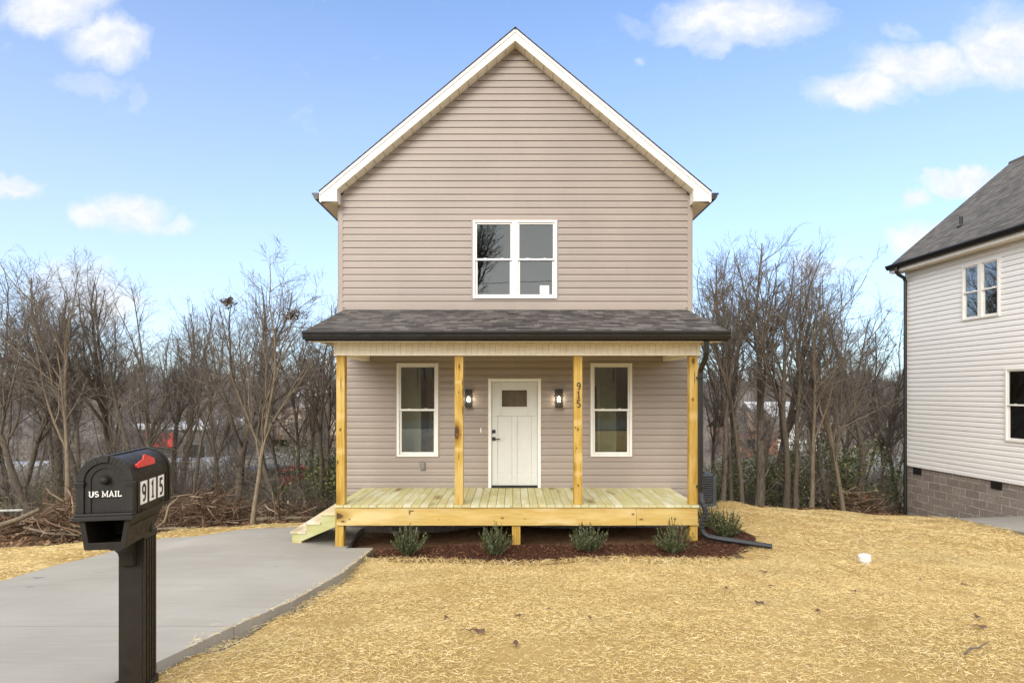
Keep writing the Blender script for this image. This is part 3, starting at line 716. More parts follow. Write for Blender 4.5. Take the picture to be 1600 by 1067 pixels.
# side and rear walls, sheathing and foundation
mb = MB()
for s in (-1, 1):
    swo = (.75, 2.9, .35, 2.0) if s > 0 else (9.9 - 2.9, 9.9 - .75, .35, 2.0)
    sd_ = MB(); siding(sd_, lambda z: (0.0, 9.9), -.45, 5.25, [swo], .1305)
    Ms = Matrix.Translation((XC + s * HW, YW + (0.0 if s > 0 else 9.9), 0)) @ Matrix.Rotation(R(90 if s > 0 else -90), 4, 'Z')
    sd_.build('side_wall', M_siding, hr, HO, M=Ms); window(hr, HO, *swo, 0, Ms, M_siding, M_glass, 2)  # unseen side windows, added to let daylight into the front rooms
sh = MB(); BK = YW + 9.9
for s in (-1, 1):
    xa, xb = XC + s * (HW - .06) - .05, XC + s * (HW - .06) + .05
    for (ya, yb, za, zb) in ((YW + .005, YW + .75, -1.4, 5.28), (YW + 2.9, BK - .01, -1.4, 5.28), (YW + .75, YW + 2.9, -1.4, .35), (YW + .75, YW + 2.9, 2.0, 5.28)): sh.box(xa, xb, ya, yb, za, zb)
sh.prism([(XC - HW, -.45), (XC + HW, -.45), (XC + HW, 5.35), (XC, 8.2), (XC - HW, 5.35)], BK, BK + .05)
sh.build('rear_wall', M_siding, hr, HO)
# front sheathing around the openings (keeps light out)
fs_ = MB(); cuts = [W_UP, W_L, W_R, DOOR]
zs = sorted(set([-1.4, 5.35] + [c[2] for c in cuts] + [c[3] for c in cuts]))
for za, zb in zip(zs, zs[1:]):
    sp = [(XC - HW + .06, XC + HW - .06)]
    for (a, b, c, d) in cuts:
        if c < (za + zb) / 2 < d:
            sp = [q for (p, r) in sp for q in (((p, a), (b, r)) if p < a and b < r else ((p, r),))]
    for (p, q) in sp: fs_.box(p, q, YW + .004, YW + .07, za, zb)
fs_.prism([(XC - HW + .06, 5.351), (XC + HW - .06, 5.351), (XC, 8.22)], YW + .004, YW + .07)
fs_.build('sheathing', M_inner, hr, HO)
fb = MB(); L_ = 2 * HW
fb.add([(XC - HW, YW - .05, -1.6), (XC + HW, YW - .05, -1.6), (XC + HW, YW - .05, -.452), (XC - HW, YW - .05, -.452)], [(0, 1, 2, 3)], [[(0, 0), (L_, 0), (L_, 1.15), (0, 1.15)]])
fb.build('foundation', M_block, hr, HO)
# rooms seen through the glass
rm_ = MB()
rm_.box(-3.3, 3.4, YW + .08, YW + 4.2, -.36, -.30); rm_.build('room_floor', M_floor, hr, HO)
rm_ = MB()
rm_.box(-3.3, 3.4, YW + 4.2, YW + 4.26, -.30, 2.6).box(-3.3, 3.4, YW + .08, YW + 4.2, 2.45, 2.5).box(-1.02, -.94, YW + 2.3, YW + 4.2, -.3, 2.45).box(-1.98, -1.9, YW + 2.9, YW + 4.2, -.3, 2.45)
rm_.box(1.55, 1.62, YW + 1.6, YW + 4.2, -.3, 2.45).box(1.95, 2.6, YW + 2.2, YW + 2.26, -.3, 2.45)
rm_.box(-3.3, 3.4, YW + 4.2, YW + 4.26, 2.9, 5.3).box(-3.3, 3.4, YW + .08, YW + 4.2, 2.75, 2.8).box(-3.3, 3.4, YW + .08, YW + 4.2, 5.25, 5.3)
rm_.build('room_walls', M_inner, hr, HO)
MB().box(-2.7, -1.90, YW + .75, YW + .82, -.3, 2.44).build('hall_wall', M_inner, hr, HO)
MB().box(-1.88, -1.0, YW + 1.35, YW + 1.8, -.3, .62).build('kitchen_counter', M_cab, hr, HO, .006)
m_ = MB().box(-1.88, -1.0, YW + 1.45, YW + 1.8, 1.15, 2.0)
for xx in (-1.66, -1.43, -1.2): m_.box(xx, xx + .18, YW + 1.43, YW + 1.455, 1.2, 1.95)
m_.build('kitchen_cabinet', M_cab, hr, HO, .006)
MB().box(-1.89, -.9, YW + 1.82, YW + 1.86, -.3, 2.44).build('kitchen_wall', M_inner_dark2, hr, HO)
MB().box(1.5, 3.2, YW + 1.0, YW + 1.06, -.3, 2.44).build('living_wall', M_inner_olive, hr, HO)
MB().box(1.5, 1.78, YW + .94, YW + .99, -.28, 1.72).build('inside_door', M_inner_dark, hr, HO); MB().box(1.80, 1.86, YW + .93, YW + .995, -.28, 1.78).build('inside_door_frame', M_inner, hr, HO)
MB().box(2.22, 2.6, YW + .94, YW + .99, -.28, 2.3).build('inside_door', M_inner_dark, hr, HO)
rm_ = MB(); rm_.box(1.66, 1.93, YW + 2.28, YW + 2.3, -.3, 1.85).box(2.62, 2.9, YW + 2.3, YW + 2.34, -.3, 2.0); rm_.build('inside_door', M_inner_dark, hr, HO)
rm_ = MB(); rm_.box(-2.75, -1.3, YW + 3.8, YW + 4.18, 1.2, 2.1).box(-2.75, -1.3, YW + 3.6, YW + 4.18, -.3, .62); rm_.build('cabinet', M_cab, hr, HO, .01)

window(hr, HO, *W_UP, 0, T, M_siding, M_glass_up, 2)
window(hr, HO, *W_L, 0, T, M_siding)
window(hr, HO, *W_R, 0, T, M_siding)
# white paper in the upper window
pp = MB(); a = P(843.5, 446, YW); b = P(858, 462, YW); pp.box(a.x, b.x, YW + .0065, YW + .0085, b.z, a.z)
pp.build('paper_sheet', M_plate, hr, HO)

# door
dx0, dx1, dz0, dz1 = DOOR
d = MB(); cw = .062
d.box(dx0, dx0 + cw, YW - .035, YW + .06, dz0, dz1).box(dx1 - cw, dx1, YW - .035, YW + .06, dz0, dz1).box(dx0 + cw + .0005, dx1 - cw - .0005, YW - .034, YW + .06, dz1 - cw, dz1 - .0005)
dfr = d.build('door_frame', M_white, hr, HO, .005)
MB().box(dx0 + cw, dx1 - cw, YW - .05, YW + .05, dz0, dz0 + .035).build('threshold', M_lamp_black, dfr, HO)
sx0, sx1, sz0, sz1 = dx0 + cw + .004, dx1 - cw - .004, dz0 + .045, dz1 - cw - .004
lx0, lx1, lz0, lz1 = wx(782.5), wx(825), wz(637), wz(608)
s = MB(); yf = YW + .012; yb = YW + .055
mid = (sx0 + sx1) / 2; pz0, pz1 = sz0 + .25, lz0 - .16
# stiles and rails around the lite and two tall panels
s.box(sx0, lx0, yf, yb, pz1 + .0005, sz1).box(lx1, sx1, yf, yb, pz1 + .0005, sz1).box(lx0 + .0004, lx1 - .0004, yf + .0005, yb, lz1, sz1).box(lx0 + .0004, lx1 - .0004, yf + .0005, yb, pz1 + .0005, lz0)
pa, pb = sx0 + .115, mid - .05; pc, pd = mid + .05, sx1 - .115
s.box(sx0, pa, yf, yb, sz0, pz1).box(pd, sx1, yf, yb, sz0, pz1).box(pb, pc, yf, yb, sz0, pz1).box(pa + .0004, pb - .0004, yf + .0005, yb, sz0, pz0).box(pc + .0004, pd - .0004, yf + .0005, yb, sz0, pz0)
s.box(pa + .0004, pb - .0004, yf + .016, yb, pz0, pz1).box(pc + .0004, pd - .0004, yf + .016, yb, pz0, pz1)
door = s.build('door', M_door, hr, HO, .006)
f_ = MB(); fw_ = .02
f_.box(lx0, lx0 + fw_, yf - .008, yf + .02, lz0, lz1).box(lx1 - fw_, lx1, yf - .008, yf + .02, lz0, lz1).box(lx0 + fw_, lx1 - fw_, yf - .0075, yf + .02, lz1 - fw_, lz1).box(lx0 + fw_, lx1 - fw_, yf - .0075, yf + .02, lz0, lz0 + fw_)
f_.build('lite_frame', M_door, door, HO)
MB().box(lx0 + fw_, lx1 - fw_, yf + .004, yf + .008, lz0 + fw_, lz1 - fw_).build('pane', M_glass, door, HO)
MB().box(lx0 - .1, lx0 + .27, YW + .20, YW + .25, 1.1, 2.0).box(lx0 + .28, lx1 + .1, YW + .20, YW + .251, 1.1, 2.0).build('inner_cabinet', M_cab, hr, HO)
hp = P(771.5, 674, YW)
MB().box(hp.x - .033, hp.x + .033, yf - .022, yf, hp.z - .033, hp.z + .033).build('lock', M_lamp_black, door, HO, .004)
hp = P(771.5, 685.5, YW); hh = MB().box(hp.x - .033, hp.x + .033, yf - .02, yf, hp.z - .033, hp.z + .033)
hh.tube([(hp.x, yf - .02, hp.z), (hp.x, yf - .06, hp.z), (hp.x + .02, yf - .065, hp.z), (hp.x + .125, yf - .065, hp.z)], .011, 8)
hh.build('handle', M_lamp_black, door, HO, .003)
bp_ = P(751.5, 672, YW); MB().box(bp_.x - .012, bp_.x + .012, YW - .03, YW - .002, bp_.z - .045, bp_.z + .045).build('doorbell', M_white, hr, HO, .004)
bp_ = P(660.8, 728, YW); ob = MB().box(bp_.x - .048, bp_.x + .048, YW - .05, YW - .002, bp_.z - .075, bp_.z + .075); ob.box(bp_.x - .03, bp_.x + .03, YW - .066, YW - .05, bp_.z - .045, bp_.z + .055)
ob.build('outlet_cover', M_grey, hr, HO, .006)

# wall lamps
def lamp(px, py):
    c = P(px, py, YW); y = YW - .02; hw, hh2 = .068, .175
    m_ = MB().box(c.x - .075, c.x + .075, YW - .028, YW - .004, c.z - .2, c.z + .2)
    m_.build('lamp_block', M_siding, hr, HO, .004)
    m_ = MB().box(c.x - hw, c.x + hw, y - .012, y - .0085, c.z - hh2, c.z + hh2)
    m_.box(c.x - hw, c.x + hw, y - .14, y - .0125, c.z + .095, c.z + hh2).box(c.x - hw, c.x + hw, y - .14, y - .0125, c.z - hh2, c.z - hh2 + .02)
    for s1 in (-1, 1): m_.box(c.x + s1 * hw - .007, c.x + s1 * hw + .007, y - .14, y - .126, c.z - hh2 + .0205, c.z + .0945)
    lo = m_.build('wall_lamp', M_lamp_black, hr, HO, .003)
    g = MB(); 
    g.box(c.x - hw + .008, c.x + hw - .008, y - .136, y - .133, c.z - hh2 + .021, c.z + .094)
    g.build('lamp_glass', M_lampglass, lo, HO)
    MB().lathe([(.001, -.055), (.018, -.05), (.030, -.02), (.028, .005), (.016, .03), (.012, .05)], 14, Matrix.Translation((c.x, y - .07, c.z - .02))).build('bulb', M_bulb, lo, HO, smooth=True)
    MB().lathe([(.016, 0), (.016, .07)], 12, Matrix.Translation((c.x, y - .07, c.z + .03))).build('socket', M_lamp_black, lo, HO)
def lamp_light(px, py):
    c = P(px, py, YW); ld = bpy.data.lights.new('lamp_light', 'POINT'); ld.energy = 1.5; ld.color = (1, .80, .52); ld.shadow_soft_size = .04
    lo = bpy.data.objects.new('lamp_light', ld); C.objects.link(lo); lo.location = (c.x, YW - .17, c.z - .02)
lamp_light(732.6, 622); lamp_light(872.8, 622)
lamp(732.6, 622); lamp(872.8, 622)

# main roof
YR = 10.84; RB = BK + .27; tl = math.hypot(3.72, 3.72 * .8333)
SL = .8333; ZT = 8.545
mb = MB()
for s in (-1, 1):
    ox = XC + s * 3.74; oz = ZT - SL * 3.74
    dv = Vector((-s, 0, SL)).normalized(); lv = 3.74 * math.hypot(1, SL)
    if s < 0: shingles(mb, (ox, YR - .02, oz), (0, 1, 0), dv, RB - YR + .04, lv)
    else: shingles(mb, (ox, YR - .02, oz), (0, 1, 0), dv, RB - YR + .04, lv)
mb.tube([(XC, YR - .018, ZT - .022), (XC, RB + .018, ZT - .022)], .03, 8)
roof = mb.build('roof', M_shingle, hr, HO)
for s in (-1, 1):   # rake boards, rake soffit, boxed return, eave soffit
    def rake(zb, zt, y0, y1, xin=0.0, xout=3.72):
        m_ = MB(); A = APEX
        pl = [(XC + s * xin, A + zb - SL * xin), (XC + s * xout, A + zb - SL * xout), (XC + s * xout, A + zt - SL * xout), (XC + s * xin, A + zt - SL * xin)]
        return m_.prism(pl, y0, y1)
    rake(.012, .150, YR, YR + .02).build('rake_board', M_fascia, hr, HO, .003)
    rake(.151, .222, YR - .015, YR + .02).build('rake_trim', M_fascia, hr, HO, .003)
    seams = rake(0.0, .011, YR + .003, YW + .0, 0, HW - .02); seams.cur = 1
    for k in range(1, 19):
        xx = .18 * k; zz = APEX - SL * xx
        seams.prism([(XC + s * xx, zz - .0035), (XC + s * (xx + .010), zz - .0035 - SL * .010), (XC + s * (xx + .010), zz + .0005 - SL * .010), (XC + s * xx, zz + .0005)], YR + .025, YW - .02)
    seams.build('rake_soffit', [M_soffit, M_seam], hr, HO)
    xi, xo = XC + s * 3.400, XC + s * 3.72; zb = 5.235
    m_ = MB(); m_.prism([(xi, zb), (xo, zb), (xo, APEX + .0115 - SL * 3.72), (xi, APEX + .0115 - SL * 3.400)], YR + .001, YR + .02)
    m_.box(min(xi, xi + s * .015), max(xi, xi + s * .015), YR + .0205, YW - .026, zb, 5.46)
    m_.build('eave_return', M_fascia, hr, HO, .002)
    MB().box(min(XC + s * 3.416, xo), max(XC + s * 3.416, xo), YR + .021, RB, zb + .001, zb + .012).build('eave_soffit', M_soffit, hr, HO)
    m_ = MB(); m_.box(min(xo, xo + s * .018), max(xo, xo + s * .018), YR + .0, RB, zb - .002, zb + .19)
    m_.build('fascia', M_fascia, hr, HO)
    g0 = xo + s * .02
    pl = [(g0, zb + .035), (g0 + s * .075, zb + .035), (g0 + s * .10, zb + .075), (g0 + s * .105, zb + .105), (g0 + s * .135, zb + .135), (g0 + s * .135, zb + .16), (g0, zb + .16)]
    m_ = MB().prism(pl, YR - .015, RB + .01); m_.build('gutter', M_black_metal, hr, HO, .003)

# porch roof
E0, E1 = P(478, 518, 8.98), P(1138, 518, 8.98); x0, x1 = -3.27, 3.41
ze, zw = 2.575, 3.215; ye = 8.99
dv = Vector((0, YW - ye, zw - ze)); mb = MB(); shingles(mb, (x0, ye, ze), (1, 0, 0), dv, x1 - x0, dv.length)
pr = mb.build('porch_roof', M_shingle, hr, HO)
MB().box(x0 + .03, x1 - .03, YW - .045, YW - .018, zw - .01, zw + .055).build('flashing', M_siding, hr, HO, .003)
gm = MB(); gz0, gz1 = 2.425, 2.565
gm.prism([(ye - .005, gz0 + .01), (ye - .075, gz0), (ye - .10, gz0 + .05), (ye - .105, gz0 + .085), (ye - .125, gz0 + .11), (ye - .125, gz1), (ye - .005, gz1)], x0 - .01, x1 + .01, 'x')
gut = gm.build('gutter', M_black_metal, hr, HO, .003)
MB().box(x0, x1, ye - .004, ye + .02, 2.41, ze - .03).build('fascia', M_black_metal, hr, HO)
BY0, BY1 = 9.36, 9.52; BX0, BX1 = -2.93, 3.10
m_ = MB(); 
m_.box(BX0, BX1, BY0, BY1, 2.215, 2.44).box(BX0 - .002, BX0 + .16, BY1 + .001, YW - .02, 2.21, 2.44).box(BX1 - .16, BX1 + .002, BY1 + .001, YW - .02, 2.21, 2.44)
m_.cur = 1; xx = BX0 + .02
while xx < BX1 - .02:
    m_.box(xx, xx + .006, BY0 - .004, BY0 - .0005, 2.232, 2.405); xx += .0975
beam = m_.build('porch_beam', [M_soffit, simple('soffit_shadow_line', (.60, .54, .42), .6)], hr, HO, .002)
m_ = MB().box(BX0 - .004, BX1 + .004, BY0 - .009, BY0 - .0045, 2.205, 2.231).box(BX0 - .004, BX1 + .004, BY0 - .02, BY0 - .001, 2.406, 2.417)
m_.build('edge_trim', M_soffit, beam, HO, .002)
m_ = MB().box(x0 + .02, x1 - .02, ye + .021, BY0 - .001, 2.419, 2.432); m_.cur = 1; xx = BX0 + .05
while xx < BX1 - .05:
    m_.box(xx, xx + .012, BY0 - .05, BY0 - .038, 2.4125, 2.4185); xx += .0975
m_.build('porch_soffit', [M_soffit, M_lamp_black], hr, HO)
MB().box(BX0 + .158, BX1 - .158, BY1 + .001, YW - .02, 2.42, 2.44).build('porch_ceiling', M_soffit, hr, HO)
for s, xa in ((-1, x0 + .05), (1, x1 - .05)):
    MB().prism([(ye + .03, 2.433), (YW - .02, 2.433), (YW - .02, zw - .04), (ye + .03, ze - .035)], xa - .02, xa + .02, 'x').build('porch_gable', M_soffit, hr, HO)

# deck, rim, posts
ZD = -.255; YD = 9.34; DX0, DX1 = -2.91, 3.08
m_ = MB(); nb = 43; bw = (DX1 - DX0) / nb; rr = random.Random(3)
for k in range(nb):
    m_.box(DX0 + k * bw + .003, DX0 + (k + 1) * bw - .003, YD + rr.uniform(-.002, .002), YW - .03, ZD - .036, ZD + rr.uniform(-.0015, .0015))
m_.build('deck', M_deck, hr, HO, .004)
m_ = MB()
m_.box(DX0 + .02, 2.05, YD + .028, YD + .066, -.59, -.293).box(2.053, DX1 - .02, YD + .028, YD + .066, -.588, -.293)
m_.box(DX0 + .015, DX0 + .05, YD + .07, YW - .05, -.59, -.294).box(DX1 - .05, DX1 - .015, YD + .07, YW - .05, -.59, -.294)
m_.build('rim_board', M_rim, hr, HO, .004)
m_ = MB()
for k in range(1, 15): m_.box(DX0 + k * .4, DX0 + k * .4 + .04, YD + .07, YW - .05, -.55, -.295)
m_.build('joist', M_rim, hr, HO)
def post(xa, xb, y0, z0, z1, name): MB().box(xa, xb, y0, y0 + .139, z0, z1).build(name, M_post, hr, HO, .006)
PT = 2.214
for (xa, xb) in ((-2.902, -2.763), (-.947, -.808), (1.022, 1.161), (2.934, 3.073)): post(xa, xb, YD + .05, ZD + .002, PT - .004, 'porch_post')
post(-2.925, -2.786, YD - .01 + .078, hz(-2.85, 9.4) - .1, -.294, 'support_post')
post(2.934, 3.073, YD + .068, hz(3, 9.4) - .1, -.294, 'support_post')
post(0.0, .139, YD + .068, hz(.07, 9.4) - .1, -.5, 'support_post')

# glyphs as strokes: each a list of polylines in a 1-high box
def arc(cx, cy, rx, ry, a0, a1, n=14): return [(cx + rx * math.cos(R(a0 + (a1 - a0) * i / n)), cy + ry * math.sin(R(a0 + (a1 - a0) * i / n))) for i in range(n + 1)]
GL = {
 'U': ([[(.13, 1), (.13, .34)] + arc(.40, .34, .27, .30, 180, 360) + [(.67, .34), (.67, 1)]], .80, [(.13, .96, .3), (.67, .96, .26)]),
 'S': ([arc(.34, .72, .25, .23, 30, 270, 12)[:] + arc(.34, .27, .27, .22, 90, -150, 12)], .68, []),
 'M': ([[(.15, 0), (.15, 1), (.5, .18), (.85, 1), (.85, 0)]], 1.0, [(.13, .04, .3), (.87, .04, .3), (.10, .96, .24), (.9, .96, .24)]),
 'A': ([[(.10, 0), (.40, 1), (.70, 0)], [(.2, .34), (.6, .34)]], .80, [(.1, .04, .28), (.7, .04, .28)]),
 'I': ([[(.2, 0), (.2, 1)]], .40, [(.2, .04, .36), (.2, .96, .36)]),
 'L': ([[(.15, 1), (.15, .06), (.56, .06), (.56, .26)]], .64, [(.15, .96, .32)]),
 '9': ([arc(.30, .68, .20, .24, -10, 350, 20) + [(.50, .62), (.48, .35)] + arc(.27, .28, .21, .22, 10, -120, 8)], .6, []),
 '1': ([[(.12, .80), (.30, .94), (.30, 0)]], .6, [(.30, .05, .38)]),
 '5': ([[(.50, .94), (.16, .94), (.13, .56)] + arc(.28, .30, .22, .26, 120, -130, 14)], .6, []),
}
def stroke(mb, pts, wd, put):
    pts = [Vector((a, b)) for a, b in pts]; L, Rr = [], []
    for i, p in enumerate(pts):
        d0 = (p - pts[i - 1]).normalized() if i else None; d1 = (pts[i + 1] - p).normalized() if i < len(pts) - 1 else None
        d0 = d0 or d1; d1 = d1 or d0
        t = (d0 + d1); t = t.normalized() if t.length > 1e-3 else d0
        nn = Vector((-t.y, t.x)); k = wd / 2 / max(.45, nn.dot(Vector((-d0.y, d0.x))))
        L.append(p + nn * k); Rr.append(p - nn * k)
    for i in range(len(pts) - 1):
        q = [L[i], Rr[i], Rr[i + 1], L[i + 1]]
        vs = [put(a.x, a.y, 0) for a in q] + [put(a.x, a.y, 1) for a in q]
        mb.add(vs, [(0, 1, 2, 3), (7, 6, 5, 4), (0, 4, 5, 1), (1, 5, 6, 2), (2, 6, 7, 3), (3, 7, 4, 0)])
def glyphs(text, height, put3, wd=.17, serif=True, xs=1.0, gap=.06):
    """put3(x, z, t) -> point; x runs along the word in metres"""
    mb = MB(); x = 0.0
    for ch in text:
        if ch == ' ': x += .38; continue
        st, adv, se = GL[ch]
        put = lambda a, b, t, x=x: put3((x + a) * height * xs, b * height, t)
        for pl in st: stroke(mb, pl, wd, put)
        if serif:
            for (a, b, l) in se: stroke(mb, [(a - l / 2, b), (a + l / 2, b)], wd * .6, lambda p, q, t, f=put: f(p, q, t * 1.05))
        x += adv + gap
    return mb
for ch, py in (('9', 603.0), ('1', 617.0), ('5', 630.5)):
    c = P(904.2, py, YD + .05); hh_ = .125
    g = glyphs(ch, hh_, lambda a, b, t, c=c: (c.x - .038 + a, YD + .05 - .008 * t - .0006, c.z - .0625 + b), .13, ch == '1', 1.0)
    g.build('house_number', M_ink, hr, HO)

# porch stairs on the left side
SY0, SY1 = YD + .13, YD + 1.20; rise, run = .1535, .246
m_ = MB(); zt = [ZD - rise * (k + 1) for k in range(3)]; zb = hz(-3.7, 9.6) + .075
xs0 = DX0 - .005
pl = [(xs0, ZD - .04), (xs0 - .02, ZD - .04), (xs0 - .02, zt[0] - .036), (xs0 - .02 - run, zt[0] - .036), (xs0 - .02 - run, zt[1] - .036), (xs0 - .02 - 2 * run, zt[1] - .036), (xs0 - .02 - 2 * run, zt[2] - .036), (xs0 - .01 - 3 * run, zt[2] - .036), (xs0 - .01 - 3 * run, zb + .038), (xs0 - .01 - 2.02 * run - .10, zb + .038), (xs0, ZD - .37)]
for yy in (SY0, (SY0 + SY1) / 2, SY1 - .04):
    MB().prism([(p[0], p[1]) for p in pl], yy, yy + .038).build('stringer', M_stair, hr, HO, .003)
for k in range(3):
    MB().box(xs0 - .022 - (k + 1) * run - .012, xs0 - .024 - k * run, SY0 - .016, SY1 + .012, zt[k] - .035, zt[k]).build('stair_tread', M_tread, hr, HO, .004)
m_ = MB()
for k in range(3): m_.box(xs0 - .0195 - (k + 1) * run - .0, xs0 - .0195 - (k + 1) * run + .018, SY0 + .04, SY1 - .042, zt[k] - rise + .002, zt[k] - .037)
m_.box(xs0 - .0185, xs0 - .002, SY0 - .014, SY1, zt[0] + .002, ZD - .002)
m_.build('stair_riser', M_stair, hr, HO)
MB().box(xs0 - .01 - 3 * run, xs0 - .01 - 2.02 * run - .08, SY0 - .004, SY1, zb - .06, zb + .036).build('stair_base', M_rim, hr, HO, .003)

# downspout of the porch gutter
pts = [P(1104, 533, 8.94), P(1104, 550, 8.96), P(1102.5, 560, 9.02), P(1096, 574, 9.26), P(1094.5, 582, 9.30), P(1094.5, 770, 9.30), P(1097, 783, 9.22), P(1101, 793, 9.2), P(1102, 803, 9.2), P(1097, 815, 9.2), P(1096, 826, 9.2), P(1099, 833, 9.18), P(1106, 838, 9.15), P(1120, 841, 9.1), P(1206, 853.5, 8.86)]
dsp = MB().tube(pts[:6], .046, 8, sq=.88).build('downspout', M_black_metal, hr, HO, smooth=False)
tt = []
for i in range(5, len(pts) - 1):
    for k in range(4): tt.append(pts[i].lerp(pts[i + 1], k / 4))
tt.append(pts[-1])
rad = [.043 + (.004 if (k % 2 and k < 34) else 0) for k in range(len(tt))]
MB().tube(tt, rad, 10, sq=.9).build('drain_extension', M_drain, hr, HO, smooth=False)
for py in (590, 760):
    m_ = MB(); q = P(1094.5, py, 9.30); m_.box(q.x - .055, q.x + .055, 9.27 - .04, 9.27 + .09, q.z - .012, q.z + .012); m_.build('pipe_strap', M_black_metal, dsp, HO)

# ---- neighbour house
nb_rot = R(2.9)
nr = thing('white_house', 'white two-storey house with grey shingle roof and block foundation', 'house', (11.5, 16.6, -2.05), nb_rot)
NO = (0, 0, -2.05)    # local frame: wall corner at x=0,y=0; parts are given in local x/y and world z
LN = 9.6; FT = -.527; ST = 5.10
Mw = Matrix.Rotation(R(-90), 4, 'Z')     # local x runs toward the street, outward -y becomes -x
def tz(px, t): return (px - CX) / F, t
def t_of(px):
    k = (px - CX) / F; return (k * 16.6 - 11.5) / (k + .0506)
wa, wb = t_of(1505), t_of(1563.5); wl = t_of(1572.5)
NW1 = (wa, wb, 3.43, 4.83); NW2 = (wl, wl + .86, .45, 2.165)
mb = MB(); siding(mb, lambda z: (.06, LN - .06), FT, ST, [NW1, NW2], .1272, zoff=FT)
mb.build('wall', M_white_siding, nr, NO, M=Mw)
zs = sorted([FT, ST, NW1[2], NW1[3], NW2[2], NW2[3]]); m_ = MB()
for za, zb in zip(zs, zs[1:]):
    sp = [(.0, LN)]
    for (a, b, c, d) in (NW1, NW2):
        if c < (za + zb) / 2 < d: sp = [q for (p, r) in sp for q in (((p, a), (b, r)) if p < a and b < r else ((p, r),))]
    for (p, q) in sp: m_.box(p, q, .004, .08, za, zb)
m_.box(0, LN, 1.9, 1.95, FT, ST).box(NW2[0] - .1, NW2[1] + .3, .2, .25, FT, 2.45)
m_.box(0, LN, .081, 1.89, FT - .1, FT - .01).box(0, LN, .081, 1.89, 2.5, 2.6).box(0, LN, .081, 1.89, ST, ST + .05)
m_.build('sheathing', M_inner, nr, NO, M=Mw)
window(nr, NO, *NW1, 0, Mw, M_white_siding, M_glass_nb, 2)
window(nr, NO, *NW2, 0, Mw, M_white_siding, M_glass, 1)
NWD = 6.88
for (ya, yb) in ((-.075, .02), (-LN - .02, -LN + .075)): MB().box(-.024, .06, ya, yb, FT, ST).build('corner_trim', M_white, nr, NO, .004)
MB().prism([(0.06, FT), (NWD, FT), (NWD, ST + .1), (NWD / 2, ST + .1 + NWD / 2 * SL), (.06, ST + .1)], -.06, -.01).build('rear_wall', M_white_siding, nr, NO)
gs = MB(); siding(gs, lambda z: (NWD / 2 - min(NWD / 2 - .08, max(.001, (8.1 - z) / SL)), NWD / 2 + min(NWD / 2 - .08, max(.001, (8.1 - z) / SL))), FT, 8.09, [], .1272, zoff=FT)
gs.build('front_wall', M_white_siding, nr, NO, M=Matrix.Translation((0, -LN, 0)))
MB().box(NWD - .05, NWD, -LN + .02, -.02, FT, ST).build('far_wall', M_white_siding, nr, NO)
fb = MB(); fz = -2.5; fh = FT - fz - .004
fb.add([(.02, 0, fz), (.02, -LN, fz), (.02, -LN, FT - .004), (.02, 0, FT - .004)], [(0, 1, 2, 3)], [[(0, 0), (LN, 0), (LN, fh), (0, fh)]])
fb.add([(.02, 0, fz), (NWD, 0, fz), (NWD, 0, FT - .004), (.02, 0, FT - .004)], [(3, 2, 1, 0)], [[(0, 0), (NWD, 0), (NWD, fh), (0, fh)]])
fb.add([(.02, -LN, fz), (NWD, -LN, fz), (NWD, -LN, FT - .004), (.02, -LN, FT - .004)], [(0, 1, 2, 3)], [[(0, 0), (NWD, 0), (NWD, fh), (0, fh)]])
fb.build('foundation', M_block, nr, NO)
for (a, b) in ((.27, .56), (2.77, 3.06), (5.4, 5.7)):
    v_ = MB().box(-.001, .03, -b, -a, FT - .20, FT - .012)
    for k in range(6): v_.box(-.008, -.002, -b + .015, -a - .015, FT - .19 + k * .028, FT - .19 + k * .028 + .012)
    v_.build('crawl_vent', M_lamp_black, nr, NO)
# roof
EZ = 5.345; eo = .30; mb = MB(); lvn = (NWD / 2 + eo) * math.hypot(1, SL)
shingles(mb, (-eo, .27, EZ), (0, -1, 0), (1, 0, SL), LN + .54, lvn, .145)
shingles(mb, (NWD + eo, .27, EZ), (0, -1, 0), (-1, 0, SL), LN + .54, lvn, .145)
rz_ = EZ + (NWD / 2 + eo) * SL
mb.tube([(NWD / 2, .27, rz_ - .01), (NWD / 2, -LN - .27, rz_ - .01)], .06, 8)
nroof = mb.build('roof', M_shingle2, nr, NO)
vx = .62; vy = -1.2; vz = EZ + (vx + eo) * SL
MB().lathe([(.10, -.02), (.055, .03), (.042, .05), (.042, .26)], 12, Matrix.Translation((vx, vy, vz))).build('vent_pipe', M_lamp_black, nroof, NO)
for s, xe in ((-1, -eo), (1, NWD + eo)):
    xin = 0.03 if s < 0 else NWD - .03
    MB().box(min(xe, xin), max(xe, xin), -LN - .25, .25, ST + .002, ST + .014).build('eave_soffit', M_soffit, nr, NO)
    MB().box(min(xe, xe + s * .018), max(xe, xe + s * .018), -LN - .26, .26, ST - .0, EZ - .03).build('fascia', M_fascia, nr, NO)
    g0 = xe + s * .02
    pl = [(g0, EZ - .15), (g0 + s * .075, EZ - .15), (g0 + s * .10, EZ - .1), (g0 + s * .13, EZ - .06), (g0 + s * .13, EZ - .02), (g0, EZ - .02)]
    MB().prism(pl, -LN - .27, .27).build('gutter', M_black_metal, nr, NO, .003)
for yy in (.25, -LN - .27):
    for s in (-1, 1):
        xm = NWD / 2; a0 = NWD / 2 + eo
        MB().prism([(xm, rz_ - .03), (xm + s * a0, EZ - .03), (xm + s * a0, EZ - .22), (xm, rz_ - .22)], yy, yy + .02).build('rake_board', M_fascia, nr, NO)
    MB().prism([(-eo, ST), (0.0, ST), (0.0, ST + .25), (-eo, EZ - .04)], yy - .018 if yy > 0 else yy + .021, yy - .001 if yy > 0 else yy + .04).build('eave_return', M_fascia, nr, NO)
